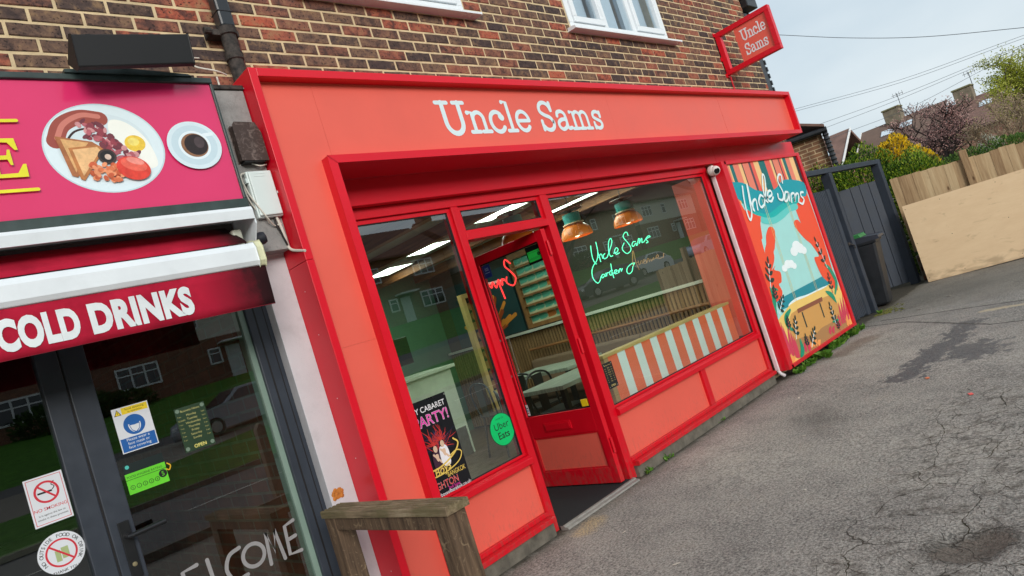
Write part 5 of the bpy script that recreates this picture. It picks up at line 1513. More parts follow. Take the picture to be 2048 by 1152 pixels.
vl = cloth(70, [(1.762 + .172 * j / 5, 0) for j in range(6)], -3.6, -.29, vy)
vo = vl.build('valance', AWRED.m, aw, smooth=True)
sd = vo.modifiers.new('solid', 'SOLIDIFY'); sd.thickness = .0015
hm = MB(); hm.box(-3.6, -.30, -.6005, -.598, 1.7615, 1.7632); hm.build('valance_hem', flat('hem_red', S(128, 14, 36), .9), vo)
pv = Print((0, -.5995, 0))
VW = flat('valance_white', S(222, 228, 230), .7, dirt=.12)
pv.text('COLD', -1.022, 1.796, .142, VW, .055, 'RIGHT', .60, 0, 0, 1.06)
pv.text('DRINKS', -.628, 1.796, .142, VW, .055, 'RIGHT', .70, 0, 0, 1.06)
pv.build('valance_lettering', vo)
# dark outlet fitting under the cassette end
mo = MB(); mo.lathe([(0, -.05), (.022, -.05), (.03, -.03), (.03, .035), (.024, .05), (0, .055)], (-.215, -.42, 2.085), 16, Matrix.Rotation(math.radians(80), 4, 'Y') @ Matrix.Rotation(math.radians(25), 4, 'X'))
tagged(mo.build('awning_motor_socket', flat('socket_navy', S(30, 32, 42), .6), smooth=True), 'dark navy wrapped socket below the white junction box', 'socket')

# ================================================================== BETWEEN THE SHOPS
bb = thing('alarm_box', 'weathered dark brown bell box on the grey console block', 'alarm box', (-.075, -.34, 2.48))
BRN = NT('weathered_brown')
_p = pos(BRN); _a = BRN.n('ShaderNodeTexNoise', Vector=_p, Scale=28.0, Detail=6.0, Roughness=.7, Distortion=1.2)
BRN.out(BRN.pbr(BRN.mix(BRN.ramp(_a, [(.5, (0,) * 3), (.66, (.5,) * 3)]), S(62, 46, 40), S(150, 132, 124)), .5))
MB().prism([(-.135, 2.49), (-.012, 2.485), (-.012, 2.62), (-.03, 2.668), (-.125, 2.672), (-.135, 2.66)], -.385, -.3305, 'y').build('cover', BRN.m, bb, bevel=.006)
MB().box(-.128, -.018, -.382, -.332, 2.478, 2.4845).build('underside', IRON, bb)
jb = thing('junction_box', 'white plastic junction box on the console block between the shops', 'electrical box', (-.07, -.35, 2.2))
JW = flat('box_white', S(216, 228, 226), .4, var=.02)
MB().box(-.132, -.004, -.36, -.3305, 2.205, 2.438).build('box_base', JW, jb, bevel=.006)
MB().box(-.126, -.010, -.372, -.3605, 2.212, 2.432).build('lid', JW, jb, bevel=.005)
k = MB(); k.box(-.143, -.1325, -.362, -.345, 2.38, 2.402); k.box(-.0035, .009, -.362, -.35, 2.318, 2.330)
k.build('clip', JW, jb)
k = MB(); k.box(-.10, -.045, -.3735, -.3722, 2.405, 2.406); k.box(-.10, -.045, -.3735, -.3722, 2.418, 2.419); k.build('embossing', JW, jb)
def cable(path, r, name, m_, label):
    o = MB().tube(spline(path, 8), r, 7).build(name, m_, smooth=True)
    return tagged(o, label, 'cable')
CBW = flat('cable_white', S(214, 208, 196), .5); CBK = flat('cable_black', S(24, 24, 26), .5)
cable([(-.09, -.345, 2.485), (-.05, -.36, 2.462), (-.01, -.35, 2.47)], .0035, 'cable', CBW, 'short pale cable looping out below the brown bell box')
cable([(-.12, -.345, 2.436), (-.155, -.35, 2.42), (-.145, -.35, 2.34), (-.125, -.37, 2.26), (-.10, -.375, 2.20), (-.06, -.345, 2.165), (-.02, -.34, 2.17)], .004, 'cable', CBW, 'pale cable bowing down the left side of the white junction box')
cable([(-.15, -.34, 2.40), (-.15, -.345, 2.32), (-.13, -.35, 2.25), (-.10, -.36, 2.21), (-.08, -.34, 2.18)], .0035, 'cable', CBW, 'second thin pale cable behind the bowed one beside the junction box')
cable([(-.035, -.34, 2.21), (-.03, -.345, 2.16), (-.025, -.345, 2.11), (-.012, -.338, 2.04), (.006, -.435, 2.0)], .007, 'cable', CBW, 'thick white cable dropping from the junction box to the red trim')
cable([(-.045, -.34, 2.21), (-.05, -.345, 2.17), (-.035, -.345, 2.12), (-.02, -.338, 2.06)], .005, 'cable', CBK, 'black cable dropping beside the thick white cable')
cable([(-.02, -.02, 3.19), (-.10, -.05, 3.17), (-.08, -.08, 3.11), (.0, -.12, 3.07), (.06, -.10, 3.06)], .0045, 'cable', CBW, 'white cable curling around the foot of the black downpipe')
cable([(.03, -.05, 3.07), (.015, -.08, 3.0), (.005, -.10, 2.94), (.0, -.12, 2.89)], .005, 'cable', CBW, 'white cable dropping behind the red trim corner')
orp = MB()
for i in range(26):
    a = rgf.uniform(-.14, -.09); z = .845 + rgf.uniform(-.02, .02)
    orp.lathe([(rgf.uniform(.006, .014), 0), (0, .004)], (a + .02, -.2405, z), 7, Matrix.Rotation(math.radians(90), 4, 'X'))
orp.build('filler_patch', flat('filler_orange', S(196, 122, 50), .9, var=.2, scale=50), building)

# rainwater pipe
dp = thing('rainwater_downpipe', 'black square and round rainwater downpipe above the red corner trim', 'downpipe', (.15, -.06, 2.95))
MB().box(.118, .198, -.098, -.022, 3.345, 5.3).build('square_pipe', flat('pipe_plastic_black', S(40, 44, 48), .3, var=.08), dp, bevel=.012)
MB().box(.115, .201, -.101, -.019, 3.43, 3.437).build('joint_band', BLACKP, dp, bevel=.002)
k = MB(); k.lathe([(.040, 2.9), (.040, 3.16), (.047, 3.165), (.048, 3.20), (.041, 3.205), (.041, 3.30), (.05, 3.305), (.052, 3.345), (.045, 3.348)], (.155, -.062, 0), 20)
k.build('iron_pipe', RUSTY, dp, smooth=True)
k = MB(); k.box(.05, .215, -.075, -.005, 3.30, 3.335); k.tube([(.06, -.08, 3.318), (.02, -.08, 3.318)], .018, 10)
k.build('bracket', RUSTY, dp, bevel=.004)
lr = MB(); lr.tube([(.235, -.008, 5.2), (.235, -.008, 3.5), (.232, -.010, 3.2), (.225, -.012, 2.93)], .006, 6)
tagged(lr.build('earth_cable', flat('cable_rust', S(96, 42, 30), .6)), 'thin rust-brown cable running beside the black downpipe', 'cable')

# ================================================================== TIMBER STAND
TW = NT('weathered_timber')
_p = pos(TW); _n = TW.n('ShaderNodeTexNoise', Vector=TW.n('ShaderNodeMapping', Vector=_p, Scale=(40, 3.2, 40)), Scale=1.6, Detail=7.0, Roughness=.65)
_m = TW.n('ShaderNodeTexNoise', Vector=_p, Scale=9.0, Detail=5.0)
_c = TW.mix(TW.ramp(_m, [(.45, (0,) * 3), (.62, (.55,) * 3)]), TW.ramp(_n, [(.3, S(84, 70, 56)), (.55, S(136, 118, 94)), (.75, S(172, 156, 130))]), S(92, 88, 56))
TW.out(TW.pbr(_c, .85, 0, .25, TW.n('ShaderNodeBump', Strength=.6, Distance=.003, Height=_n.outputs[0])))
TB = NT('stained_timber')
_p = pos(TB); _n = TB.n('ShaderNodeTexNoise', Vector=TB.n('ShaderNodeMapping', Vector=_p, Scale=(34, 34, 2.6)), Scale=1.6, Detail=7.0, Roughness=.65)
_m = TB.n('ShaderNodeTexNoise', Vector=_p, Scale=26.0, Detail=6.0, Distortion=2.0)
_c = TB.mix(TB.ramp(_m, [(.60, (0,) * 3), (.70, (.4,) * 3)]), TB.ramp(_n, [(.3, S(64, 50, 40)), (.55, S(102, 82, 64)), (.75, S(128, 106, 84))]), S(168, 146, 116))
TB.out(TB.pbr(_c, .7, 0, .3, TB.n('ShaderNodeBump', Strength=.5, Distance=.003, Height=_n.outputs[0])))
ts = thing('timber_stand', 'weathered brown timber stand with grooved deck-board top against the pale pier', 'timber stand', (-.23, -.8, 0))
prof = []
x = -.272
while x < -.172:
    prof += [(x, .8285), (x + .010, .8285), (x + .0135, .8235), (x + .0165, .8235), (x + .020, .8285)]
    x += .0205
MB().prism([(-.275, .798), (-.275, .824)] + prof + [(-.166, .824), (-.166, .798)], -1.315, -.385, 'y').build('deck_board_top', TW.m, ts, bevel=.002)
MB().box(-.265, -.178, -1.30, -1.205, .0, .797).build('post', TB.m, ts, bevel=.005)
MB().box(-.268, -.182, -.48, -.39, .0, .797).build('post', TB.m, ts, bevel=.005)
MB().box(-.268, -.230, -1.2045, -.4805, .742, .796).build('apron_rail', TB.m, ts, bevel=.004)
MB().box(-.2625, -.1915, -1.2045, -.4805, .10, .17).build('stretcher', TB.m, ts, bevel=.004)

# ================================================================== GATE, BIN, FENCE, BOARD
NAVY = flat('gate_paint', S(48, 56, 68), .6, var=.12, scale=7, bump=.5, bscale=60, dirt=.10)
gate = thing('timber_gateway', 'dark blue-grey timber gateway with open top frame beside the mural', 'gate', (8.1, 0, 0))
for x, nm in ((7.98, 'post'), (8.17, 'post')):
    pass
MB().box(8.06, 8.17, -.07, .05, .0, 1.97).build('post', NAVY, gate, bevel=.006)
MB().box(10.28, 10.42, -.06, .06, .0, 2.03).build('post', NAVY, gate, bevel=.006)
MB().box(6.95, 10.45, -.055, .055, 1.975, 2.045).build('top_beam', NAVY, gate, bevel=.006)
# ribbed infill next to the shop
xx = 6.90
while xx < 7.86:
    MB().box(xx, xx + .042, -.025 + random.uniform(-.002, .002), .02, .03 + random.uniform(0, .02), 1.755).build('slat', NAVY, gate, bevel=.005)
    xx += .056
MB().box(7.865, 7.985, -.035, .02, .02, 1.765).build('board', NAVY, gate, bevel=.004)
MB().box(7.99, 8.055, -.012, .03, .02, 1.765).build('board', NAVY, gate, bevel=.004)
MB().box(6.9, 8.05, .0305, .07, .35, .45).build('rail', NAVY, gate); MB().box(6.9, 8.05, .0305, .07, 1.45, 1.55).build('rail', NAVY, gate)
lt = MB(); lt.tube([(8.0, -.03, .98), (8.02, -.06, .97), (8.06, -.085, .94), (8.05, -.085, .90)], .008, 6); lt.box(7.98, 8.05, -.045, -.036, .96, 1.0)
lt.build('latch', RUSTY, gate)
# inner leaf standing ajar
leafd = Vector((-.70, .714, 0)); hinge = Vector((10.36, -.0, 0))
lf = thing('gate_leaf', 'dark boarded gate leaf standing ajar behind the wheelie bin', 'gate', (10.3, .05, 0))
a = .03
bi = 0
ang = math.atan2(leafd.y, leafd.x)
Mx = Matrix.Translation(hinge) @ Matrix.Rotation(ang, 4, 'Z')
while a < 1.9:
    w_ = .15 if bi % 3 else .19
    MB().box(a, a + w_ - .006, -.012 + random.uniform(-.003, .003), .012, .05, 1.74 - .0 * a + random.uniform(-.006, .006), Mx).build('board', NAVY, lf, bevel=.004)
    a += w_; bi += 1
MB().box(.02, 1.9, -.05, -.0155, .30, .42, Mx).build('ledge', NAVY, lf); MB().box(.02, 1.9, -.05, -.0155, 1.35, 1.47, Mx).build('ledge', NAVY, lf)
MB().box(-.02, .06, .0155, .05, .02, 1.80, Mx).build('hanging_stile', NAVY, lf, bevel=.004)

wb = thing('wheelie_bin', 'black wheelie bin with a green lid standing in the gateway', 'bin', (8.66, .10, 0), None, math.radians(8), local=True)
BINB = flat('bin_black', S(34, 37, 42), .5, var=.12, scale=12, dirt=.12)
def taper(b0, b1, z0, z1):
    (a0, a1), (c0, c1) = b0, b1
    return [(-a0, -a1, z0), (a0, -a1, z0), (a0, a1, z0), (-a0, a1, z0), (-c0, -c1, z1), (c0, -c1, z1), (c0, c1, z1), (-c0, c1, z1)], [(3, 2, 1, 0), (4, 5, 6, 7), (0, 1, 5, 4), (1, 2, 6, 5), (2, 3, 7, 6), (3, 0, 4, 7)]
k = MB(); k.add(*taper((.17, .20), (.235, .28), .02, .90)); k.build('body', BINB, wb, bevel=.03)
k = MB(); k.add(*taper((.25, .295), (.255, .30), .885, .93)); k.build('rim', BINB, wb, bevel=.01)
k = MB(); k.prism([(-.34, .935), (.33, .935), (.34, .95), (.25, .985), (-.10, 1.0), (-.33, .975)], -.255, .255, 'x'); k.build('lid', flat('bin_lid_navy', S(52, 56, 66), .4), wb, bevel=.008)
k = MB(); k.prism([(-.12, 1.0005), (.30, .978), (.32, .99), (.22, 1.03), (-.10, 1.045)], -.235, .235, 'x'); k.build('lid_insert', flat('bin_lid_green', S(58, 132, 72), .4), wb, bevel=.008)
k = MB(); k.tube([(-.24, .345, .93), (-.2, .38, .96), (.2, .38, .96), (.24, .345, .93)], .015, 8); k.build('handle', BINB, wb)
for s_ in (-1, 1):
    MB().lathe([(0, -.025), (.09, -.025), (.1, -.015), (.1, .015), (.09, .025), (0, .025)], (s_ * .24, .22, .1), 20, Matrix.Rotation(math.radians(90), 4, 'Y')).build('wheel', flat('rubber', S(22, 22, 22), .8), wb, smooth=True)
nb = Print((-.2155, .02, .55), r=(0, -1, 0), n=(-1, 0, 0), u=(-.074, 0, 1))
nb.use(flat('bin_paint_white', S(214, 214, 208), .7))
for i, P in enumerate(([(0, .30), (.03, .27), (0, .25)], [(-.02, .22), (.04, .21)], [(-.02, .18), (.02, .19), (.04, .16), (.0, .14)], [(-.01, .10), (.04, .09), (.04, .06), (-.01, .05), (-.02, .08)])):
    nb.l += 1; nb.stroke(P, .014)
nb.build('painted_number', wb)

# close-board fence on a low brick wall
FD = Vector((.31, -.951, 0)).normalized()
F0 = Vector((10.44, -.10, 0))
fang = math.atan2(FD.y, FD.x)
FM = Matrix.Translation(F0) @ Matrix.Rotation(fang, 4, 'Z')      # local x along the fence, local y towards the far garden
def fence_wood():
    t = NT('fence_wood')
    rnd = t.n('ShaderNodeObjectInfo').outputs['Random']
    p = pos(t)
    n_ = t.n('ShaderNodeTexNoise', Vector=t.n('ShaderNodeMapping', Vector=p, Scale=(22, 22, 1.6)), Scale=1.6, Detail=6.0, Roughness=.6)
    kn = t.n('ShaderNodeTexVoronoi', Vector=t.n('ShaderNodeMapping', Vector=p, Scale=(6, 6, 2.6)), Scale=1.0)
    c = t.ramp(t.math('ADD', t.math('MULTIPLY', rnd, .35), t.math('MULTIPLY', n_.outputs[0], .65)), [(.25, S(140, 112, 82)), (.5, S(178, 150, 114)), (.75, S(202, 178, 140))])
    c = t.mix(t.ramp(kn.outputs['Distance'], [(.05, (.8,) * 3), (.12, (0,) * 3)]), c, S(82, 56, 34))
    return t.out(t.pbr(c, .8, 0, .25, t.n('ShaderNodeBump', Strength=.4, Distance=.003, Height=n_.outputs[0])))
FWD = fence_wood()
fence = thing('board_fence', 'brown close-boarded timber fence along the side boundary', 'fence', tuple(F0))
fb_ = MB().box(0, .112, -.009, .009, .42, 1.60)
fme = []
for i in range(4):
    q = MB(); h = 1.60 + random.uniform(-.012, .012)
    q.prism([(0, .40), (.114, .40), (.114, h - random.uniform(0, .006)), (0, h)], -.012, .004 + .006 * (i % 2), 'y')
    me = bpy.data.meshes.new('board'); me.from_pydata(q.v, [], q.f); me.materials.append(FWD); fme.append(me)
for i in range(58):
    o = link('board', random.choice(fme), fence)
    o.matrix_basis = Matrix.Translation(F0) @ Matrix.Rotation(fang, 4, 'Z') @ Matrix.Translation((i * .104, .0 if i % 2 else .004, random.uniform(-.012, .012) + .07 - .012 * i * .104 / .3)) @ Matrix.Rotation(random.uniform(-.008, .008), 4, 'Y')
    o.matrix_parent_inverse = Matrix.Translation(-F0)
MB().box(0, 6.0, .02, .06, .55, .62, FM).build('rail', FWD, fence); MB().box(0, 6.0, .02, .06, 1.30, 1.37, FM).build('rail', FWD, fence)
for d_ in (1.02, 2.95, 4.9):
    MB().box(d_ - .05, d_ + .05, -.06, .05, .40, 1.76, FM).build('post', FWD, fence, bevel=.008)
BTF = NT('low_wall_brick')
_p = BTF.n('ShaderNodeTexCoord').outputs['Object']
lw = thing('low_brick_wall', 'low mossy brick wall under the brown fence', 'wall', tuple(F0))
LWB = flat('low_wall_mortar', S(110, 98, 82), .9, var=.2, scale=12)
MB().box(0, 6.0, -.012, .12, 0, .40, FM).build('core', LWB, lw)
lbm = NT('low_wall_bricks')
_r_ = lbm.n('ShaderNodeObjectInfo').outputs['Random']; _n_ = lbm.n('ShaderNodeTexNoise', Vector=pos(lbm), Scale=14.0, Detail=5.0)
lbm.out(lbm.pbr(lbm.mix(lbm.ramp(_n_, [(.45, (0,) * 3), (.62, (.6,) * 3)]), lbm.ramp(_r_, [(0, S(88, 58, 44)), (.6, S(120, 76, 54)), (1, S(140, 92, 66))]), S(66, 66, 40)), .9))
lme = []
for q in BM[:4]:
    me = bpy.data.meshes.new('brick'); me.from_pydata(q.v, [], q.f); me.materials.append(lbm.m); lme.append(me)
for r in range(5):
    for i in range(5):
        o = link('brick', random.choice(lme), lw)
        o.matrix_basis = FM @ Matrix.Translation((.11 + i * .225 + (.11 if r % 2 else 0), -.022, .04 + r * .075))
        o.matrix_parent_inverse = Matrix.Translation(-F0)
# plywood sheet leaning on the fence
PLY = NT('plywood')
_p = pos(PLY); _n = PLY.n('ShaderNodeTexNoise', Vector=PLY.n('ShaderNodeMapping', Vector=_p, Scale=(2.5, 2.5, 7)), Scale=1.2, Detail=6.0, Roughness=.6)
_k = PLY.n('ShaderNodeTexNoise', Vector=PLY.n('ShaderNodeMapping', Vector=_p, Scale=(5, 5, 12)), Scale=1.0, Detail=5.0, Distortion=.6)
_g = PLY.n('ShaderNodeTexNoise', Vector=PLY.n('ShaderNodeMapping', Vector=_p, Scale=(3, 3, 60)), Scale=2.0, Detail=5.0, Distortion=1.5)
_zz = PLY.n('ShaderNodeSeparateXYZ', Vector=_p).outputs[2]
_lo = PLY.ramp(PLY.math('ADD', _k.outputs[0], PLY.n('ShaderNodeMapRange', i0=_zz, i1=.22, i2=.0, i3=-.1, i4=.22).outputs[0]), [(.52, (0,) * 3), (.7, (.4,) * 3)])
_c = PLY.mix(PLY.ramp(_k, [(.60, (0,) * 3), (.78, (.16,) * 3)]), PLY.ramp(_n, [(.3, S(216, 186, 148)), (.7, S(224, 196, 158))]), S(150, 118, 78))
_c = PLY.mix(PLY.ramp(_g, [(.44, (.10,) * 3), (.56, (0,) * 3)]), _c, S(194, 162, 122))
_c = PLY.mix(_lo, _c, S(120, 98, 72))
PLY.out(PLY.pbr(_c, .65, 0, .3))
B0 = Vector((10.0, -.262, .012)); B1 = Vector((10.42, -1.555, .012))
bd = (B1 - B0).normalized()
nrm = Vector((bd.y, -bd.x, 0))
if nrm.x > 0: nrm = -nrm          # towards the viewer
lean = -nrm * .18 + Vector((0, 0, 1.215))
lean = lean.normalized() * 1.22
Lb = 2.44
ply = thing('plywood_sheet', 'large tan plywood sheet leaning against the brown fence', 'plywood board', tuple(B0))
k = MB()
th = nrm * .018
P = [B0, B0 + bd * Lb, B0 + bd * Lb + lean, B0 + lean]
k.add([tuple(p) for p in P] + [tuple(p + th) for p in P], [(0, 1, 2, 3), (7, 6, 5, 4), (0, 4, 5, 1), (1, 5, 6, 2), (2, 6, 7, 3), (3, 7, 4, 0)])
k.build('sheet', PLY.m, ply)
sw = MB()
for fx in (.03, .5, 1.22, 1.94, 2.41):
    for fz in (.05, .5, .95):
        c_ = B0 + bd * fx + lean * fz + th
        Mq = Matrix.Translation(c_) @ nrm.to_track_quat('Z', 'Y').to_matrix().to_4x4()
        sw.lathe([(.006, 0), (.005, .0015), (0, .002)], (0, 0, 0), 8, Mq)
sw.build('screw_head', RUSTY, ply)
k = MB()
P2 = [p - nrm * .022 + Vector((0, 0, -.002)) for p in P]
k.add([tuple(p) for p in P2] + [tuple(p + nrm * .02) for p in P2], [(0, 1, 2, 3), (7, 6, 5, 4), (0, 4, 5, 1), (1, 5, 6, 2), (2, 6, 7, 3), (3, 7, 4, 0)])
k.build('second_sheet', flat('ply_edge', S(150, 120, 84), .8, var=.2, scale=60), ply)

# ================================================================== PLANTING
def leaf_mat(name, stops, trans=.25, rough=.6):
    t = NT(name)
    rnd = t.n('ShaderNodeNewGeometry').outputs['Random Per Island']
    p = pos(t)
    n_ = t.n('ShaderNodeTexNoise', Vector=p, Scale=1.8, Detail=2.0)
    key = t.math('ADD', t.math('MULTIPLY', rnd, .6), t.math('MULTIPLY', n_.outputs[0], .4))
    c = t.ramp(key, stops)
    a = t.pbr(c, rough, 0, .3)
    b = t.n('ShaderNodeBsdfTranslucent', Color=c.outputs[0])
    mxs = t.n('ShaderNodeMixShader', Fac=trans)
    t.t.links.new(a.outputs[0], mxs.inputs[1]); t.t.links.new(b.outputs[0], mxs.inputs[2])
    return t.out(mxs)
def leaf(mb, p, d, L, w, rg_):
    """a folded leaf: two triangles-wide blade"""
    d = d.normalized()
    s = d.cross(Vector((rg_.uniform(-1, 1), rg_.uniform(-1, 1), rg_.uniform(-1, 1))))
    if s.length < 1e-3: s = d.orthogonal()
    s.normalize()
    n_ = d.cross(s) * (.18 * L)
    k = len(mb.v)
    mb.v += [tuple(p), tuple(p + d * L * .5 + s * w + n_), tuple(p + d * L), tuple(p + d * L * .5 - s * w + n_)]
    mb.f.append((k, k + 1, k + 2, k + 3)); mb.m.append(mb.cur)
def shell_pts(rg_, c, R, lump, seedv):
    """point near the surface of a lumpy ellipsoid"""
    while True:
        v = Vector((rg_.gauss(0, 1), rg_.gauss(0, 1), rg_.gauss(0, 1)))
        if v.length > .1: break
    v.normalize()
    f_ = 1 + lump * (math.sin(5 * v.x + seedv) * math.sin(4.3 * v.y + 1.7 * seedv) + .6 * math.sin(9 * v.z + seedv) * math.sin(8 * v.y))
    rr = f_ * (1 - abs(rg_.gauss(0, .13)))
    return Vector((c[0] + R[0] * v.x * rr, c[1] + R[1] * v.y * rr, c[2] + R[2] * v.z * rr)), v
WOODT = flat('bark', S(84, 70, 58), .9, var=.25, scale=25, bump=.8, bscale=60)
def shrub(name, label, cat, base, blobs, n, L, w, mats, seed, split=1.0, stems=5, upw=.4):
    rg_ = random.Random(seed)
    t = thing(name, label, cat, base)
    mb = MB()
    tot = sum(R[0] * R[1] + R[1] * R[2] + R[0] * R[2] for c, R in blobs)
    for bi_, (c, R) in enumerate(blobs):
        for i in range(int(n * (R[0] * R[1] + R[1] * R[2] + R[0] * R[2]) / tot)):
            p, v = shell_pts(rg_, c, R, .10, seed + bi_)
            if p.z < .05: continue
            d = v + Vector((rg_.uniform(-.6, .6), rg_.uniform(-.6, .6), rg_.uniform(-.3, .6) + upw))
            mb.cur = 0 if len(mats) == 1 or rg_.random() < split else 1
            leaf(mb, p, d, L * rg_.uniform(.6, 1.3), w * rg_.uniform(.6, 1.2), rg_)
    mb.build('foliage', mats, t)
    st_ = MB()
    for i in range(stems):
        c, R = blobs[i % len(blobs)]
        a = Vector((base[0] + rg_.uniform(-.15, .15), base[1] + rg_.uniform(-.15, .15), 0))
        e = Vector((c[0] + rg_.uniform(-.4, .4) * R[0], c[1] + rg_.uniform(-.4, .4) * R[1], c[2] + R[2] * .5))
        m_ = (a + e) / 2 + Vector((rg_.uniform(-.1, .1), rg_.uniform(-.1, .1), 0))
        st_.tube(spline([a, m_, e], 4), [.025 - .018 * q / 8 for q in range(9)], 5)
    st_.build('stem', WOODT, t)
    return t
HEDGE = leaf_mat('conifer_green', [(.22, S(28, 54, 18)), (.42, S(60, 98, 28)), (.56, S(108, 142, 36)), (.75, S(162, 178, 52))])
YELLOW = leaf_mat('forsythia_yellow', [(.2, S(214, 176, 20)), (.6, S(244, 208, 40)), (.9, S(250, 224, 90))])
BROWNL = leaf_mat('budding_brown', [(.2, S(96, 88, 50)), (.5, S(126, 118, 66)), (.8, S(156, 150, 80))])
LOWH = leaf_mat('low_hedge_green', [(.2, S(48, 78, 36)), (.5, S(84, 116, 52)), (.8, S(130, 152, 74))])
FRESH = leaf_mat('fresh_green', [(.2, S(128, 138, 40)), (.5, S(172, 178, 62)), (.8, S(206, 206, 104))], .35)
PINKB = leaf_mat('pink_blossom', [(.2, S(146, 104, 100)), (.5, S(182, 138, 132)), (.8, S(212, 176, 168))])
shrub('conifer_hedge', 'dense yellow-green conifer hedge behind the dark gateway', 'hedge', (12.0, .9, 0), [((11.9, 1.5, 1.1), (.8, .9, 1.22)), ((11.9, .75, 1.14), (.85, .85, 1.26)), ((11.9, .0, .95), (.7, .75, 1.10)), ((12.5, 2.3, .95), (.8, .8, 1.15))], 70000, .055, .013, [HEDGE], 1)
shrub('forsythia_bush', 'forsythia bush in bright yellow flower above the conifer hedge', 'bush', (14.0, .75, 0), [((14.0, .62, 2.0), (.36, .38, .58)), ((13.9, .28, 1.72), (.34, .36, .5))], 7000, .06, .022, [YELLOW, BROWNL], 2, .66)
shrub('budding_shrub', 'loose brownish green budding shrub between the yellow bush and the fence', 'shrub', (13.2, .2, 0), [((13.2, .18, 1.45), (.45, .5, .62)), ((13.1, -.25, 1.25), (.35, .4, .5))], 4200, .055, .018, [BROWNL, FRESH], 3, .65, 14)
shrub('clipped_hedge', 'low clipped green hedge just behind the brown fence', 'hedge', (12.6, -1.2, 0), [((12.5, -.75, 1.35), (.4, .5, .46)), ((12.6, -1.4, 1.3), (.4, .55, .52)), ((12.8, -2.1, 1.25), (.4, .6, .55))], 11000, .05, .014, [LOWH], 4)
shrub('pampas_clump', 'pale tufted shrub in white bloom behind the clipped hedge', 'shrub', (16.0, -.62, 0), [((16.0, -.62, 1.45), (.22, .22, .55))], 1400, .12, .012, [leaf_mat('pale_bloom', [(.2, S(190, 190, 170)), (.8, S(232, 232, 220))])], 5)

def tree(name, label, base, h, spread, seed, lmat, nleaf, L, w, trunk_r, clear, twig_r=.006, levels=4, bias=(0, 0), cat='tree', bark=WOODT, up=.35):
    rg_ = random.Random(seed)
    t = thing(name, label, cat, base)
    br = MB(); tips = []
    def grow(p, d, L_, r, lv):
        n_ = 4
        pts = [p]; q = p.copy(); dd = d.copy()
        for i in range(n_):
            dd = (dd + Vector((rg_.uniform(-.22, .22), rg_.uniform(-.22, .22), rg_.uniform(-.12, .2)))).normalized()
            q = q + dd * (L_ / n_)
            pts.append(q.copy())
        br.tube(pts, [max(twig_r, r * (1 - .5 * i / n_)) for i in range(n_ + 1)], 5 if lv > 1 else 7)
        if lv >= levels - 1:
            tips.extend(pts[1:])
        if lv >= levels:
            return
        k = rg_.randint(3, 4) if lv else 6
        for i in range(k):
            s_ = pts[rg_.randint(2, n_)] if lv else pts[rg_.randint(3, n_)]
            az = rg_.uniform(0, 2 * math.pi)
            out_ = Vector((math.cos(az) + bias[0], math.sin(az) + bias[1], up + rg_.uniform(-.3, .5)))
            grow(s_.copy(), (dd * .55 + out_.normalized() * .8).normalized(), L_ * rg_.uniform(.55, .78) * (spread if lv == 0 else 1), r * .55, lv + 1)
    grow(Vector(base), Vector((0, 0, 1)), clear, trunk_r, 0)
    br.build('trunk', bark, t)
    mb = MB()
    for i in range(nleaf):
        p = rg_.choice(tips) + Vector((rg_.gauss(0, .07), rg_.gauss(0, .07), rg_.gauss(0, .07)))
        leaf(mb, p, Vector((rg_.uniform(-1, 1), rg_.uniform(-1, 1), rg_.uniform(-.6, 1))), L * rg_.uniform(.6, 1.3), w * rg_.uniform(.6, 1.2), rg_)
    mb.build('crown', lmat, t)
    return t
DARKB = flat('dark_bark', S(62, 50, 46), .9, var=.2, scale=20)
tree('blossom_tree', 'bare dark-branched tree with dull pink blossom in front of the far roofs', (27.5, 2.55, 0), 4.4, 1.0, 21, PINKB, 6500, .055, .02, .14, 2.0, .009, 5, up=.12, bark=DARKB)
tree('spring_tree', 'fresh yellow-green tree rising at the right edge above the fence', (20.0, -1.75, 0), 4.4, 1.05, 8, FRESH, 26000, .055, .016, .09, 1.8, .006, 4, up=.26)
tree('twiggy_bush', 'pale leafless twiggy bush at the right end of the fence', (15.1, -1.30, 0), 2.3, .9, 33, leaf_mat('dry_twig', [(.2, S(150, 130, 104)), (.8, S(186, 166, 134))]), 2200, .06, .012, .05, 1.25, .006, 4, cat='bush', bark=flat('pale_bark', S(150, 130, 108), .9, var=.2), up=.6)

# weeds along the foot of the wall
WEED = leaf_mat('weed_green', [(.2, S(58, 96, 30)), (.6, S(96, 146, 48)), (.9, S(140, 176, 76))], .3, .45)
rg_ = random.Random(5)
def weed(x, y, n_, L, label, grp):
    mb = MB()
    for i in range(n_):
        a = rg_.uniform(0, 6.28)
        leaf(mb, Vector((x + rg_.gauss(0, .025), y + rg_.gauss(0, .012), rg_.uniform(0, .02))), Vector((math.cos(a), math.sin(a) - .4, rg_.uniform(.3, 1.4))), L * rg_.uniform(.5, 1.2), L * .25 * rg_.uniform(.6, 1.2), rg_)
    o = mb.build('weed', WEED)
    tagged(o, label, 'weed', grp)
G_ = 'weeds growing at the foot of the mural'
ORD = 'first second third fourth fifth sixth seventh eighth ninth tenth eleventh twelfth thirteenth fourteenth fifteenth sixteenth'.split()
for i in range(16):
    x = 4.95 + (7.0 - 4.95) * (i + .2 + .6 * rg_.random()) / 16
    weed(x, -.20 - .03 * rg_.random(), rg_.randint(18, 44), rg_.uniform(.045, .095), 'green weed under the mural frame, %s from the white conduit' % ORD[i], G_)
weed(5.55, -.30, 10, .13, 'largest broad-leaved weed sprouting in front of the mural foot', None)
weed(2.36, -.13, 14, .05, 'small green weed at the plinth corner beside the open door', None)
weed(2.62, -.125, 12, .045, 'tiny green weed on the plinth a step right of the door post', None)
weed(7.9, -.16, 16, .06, 'weed tuft at the foot of the dark gateway post', None)
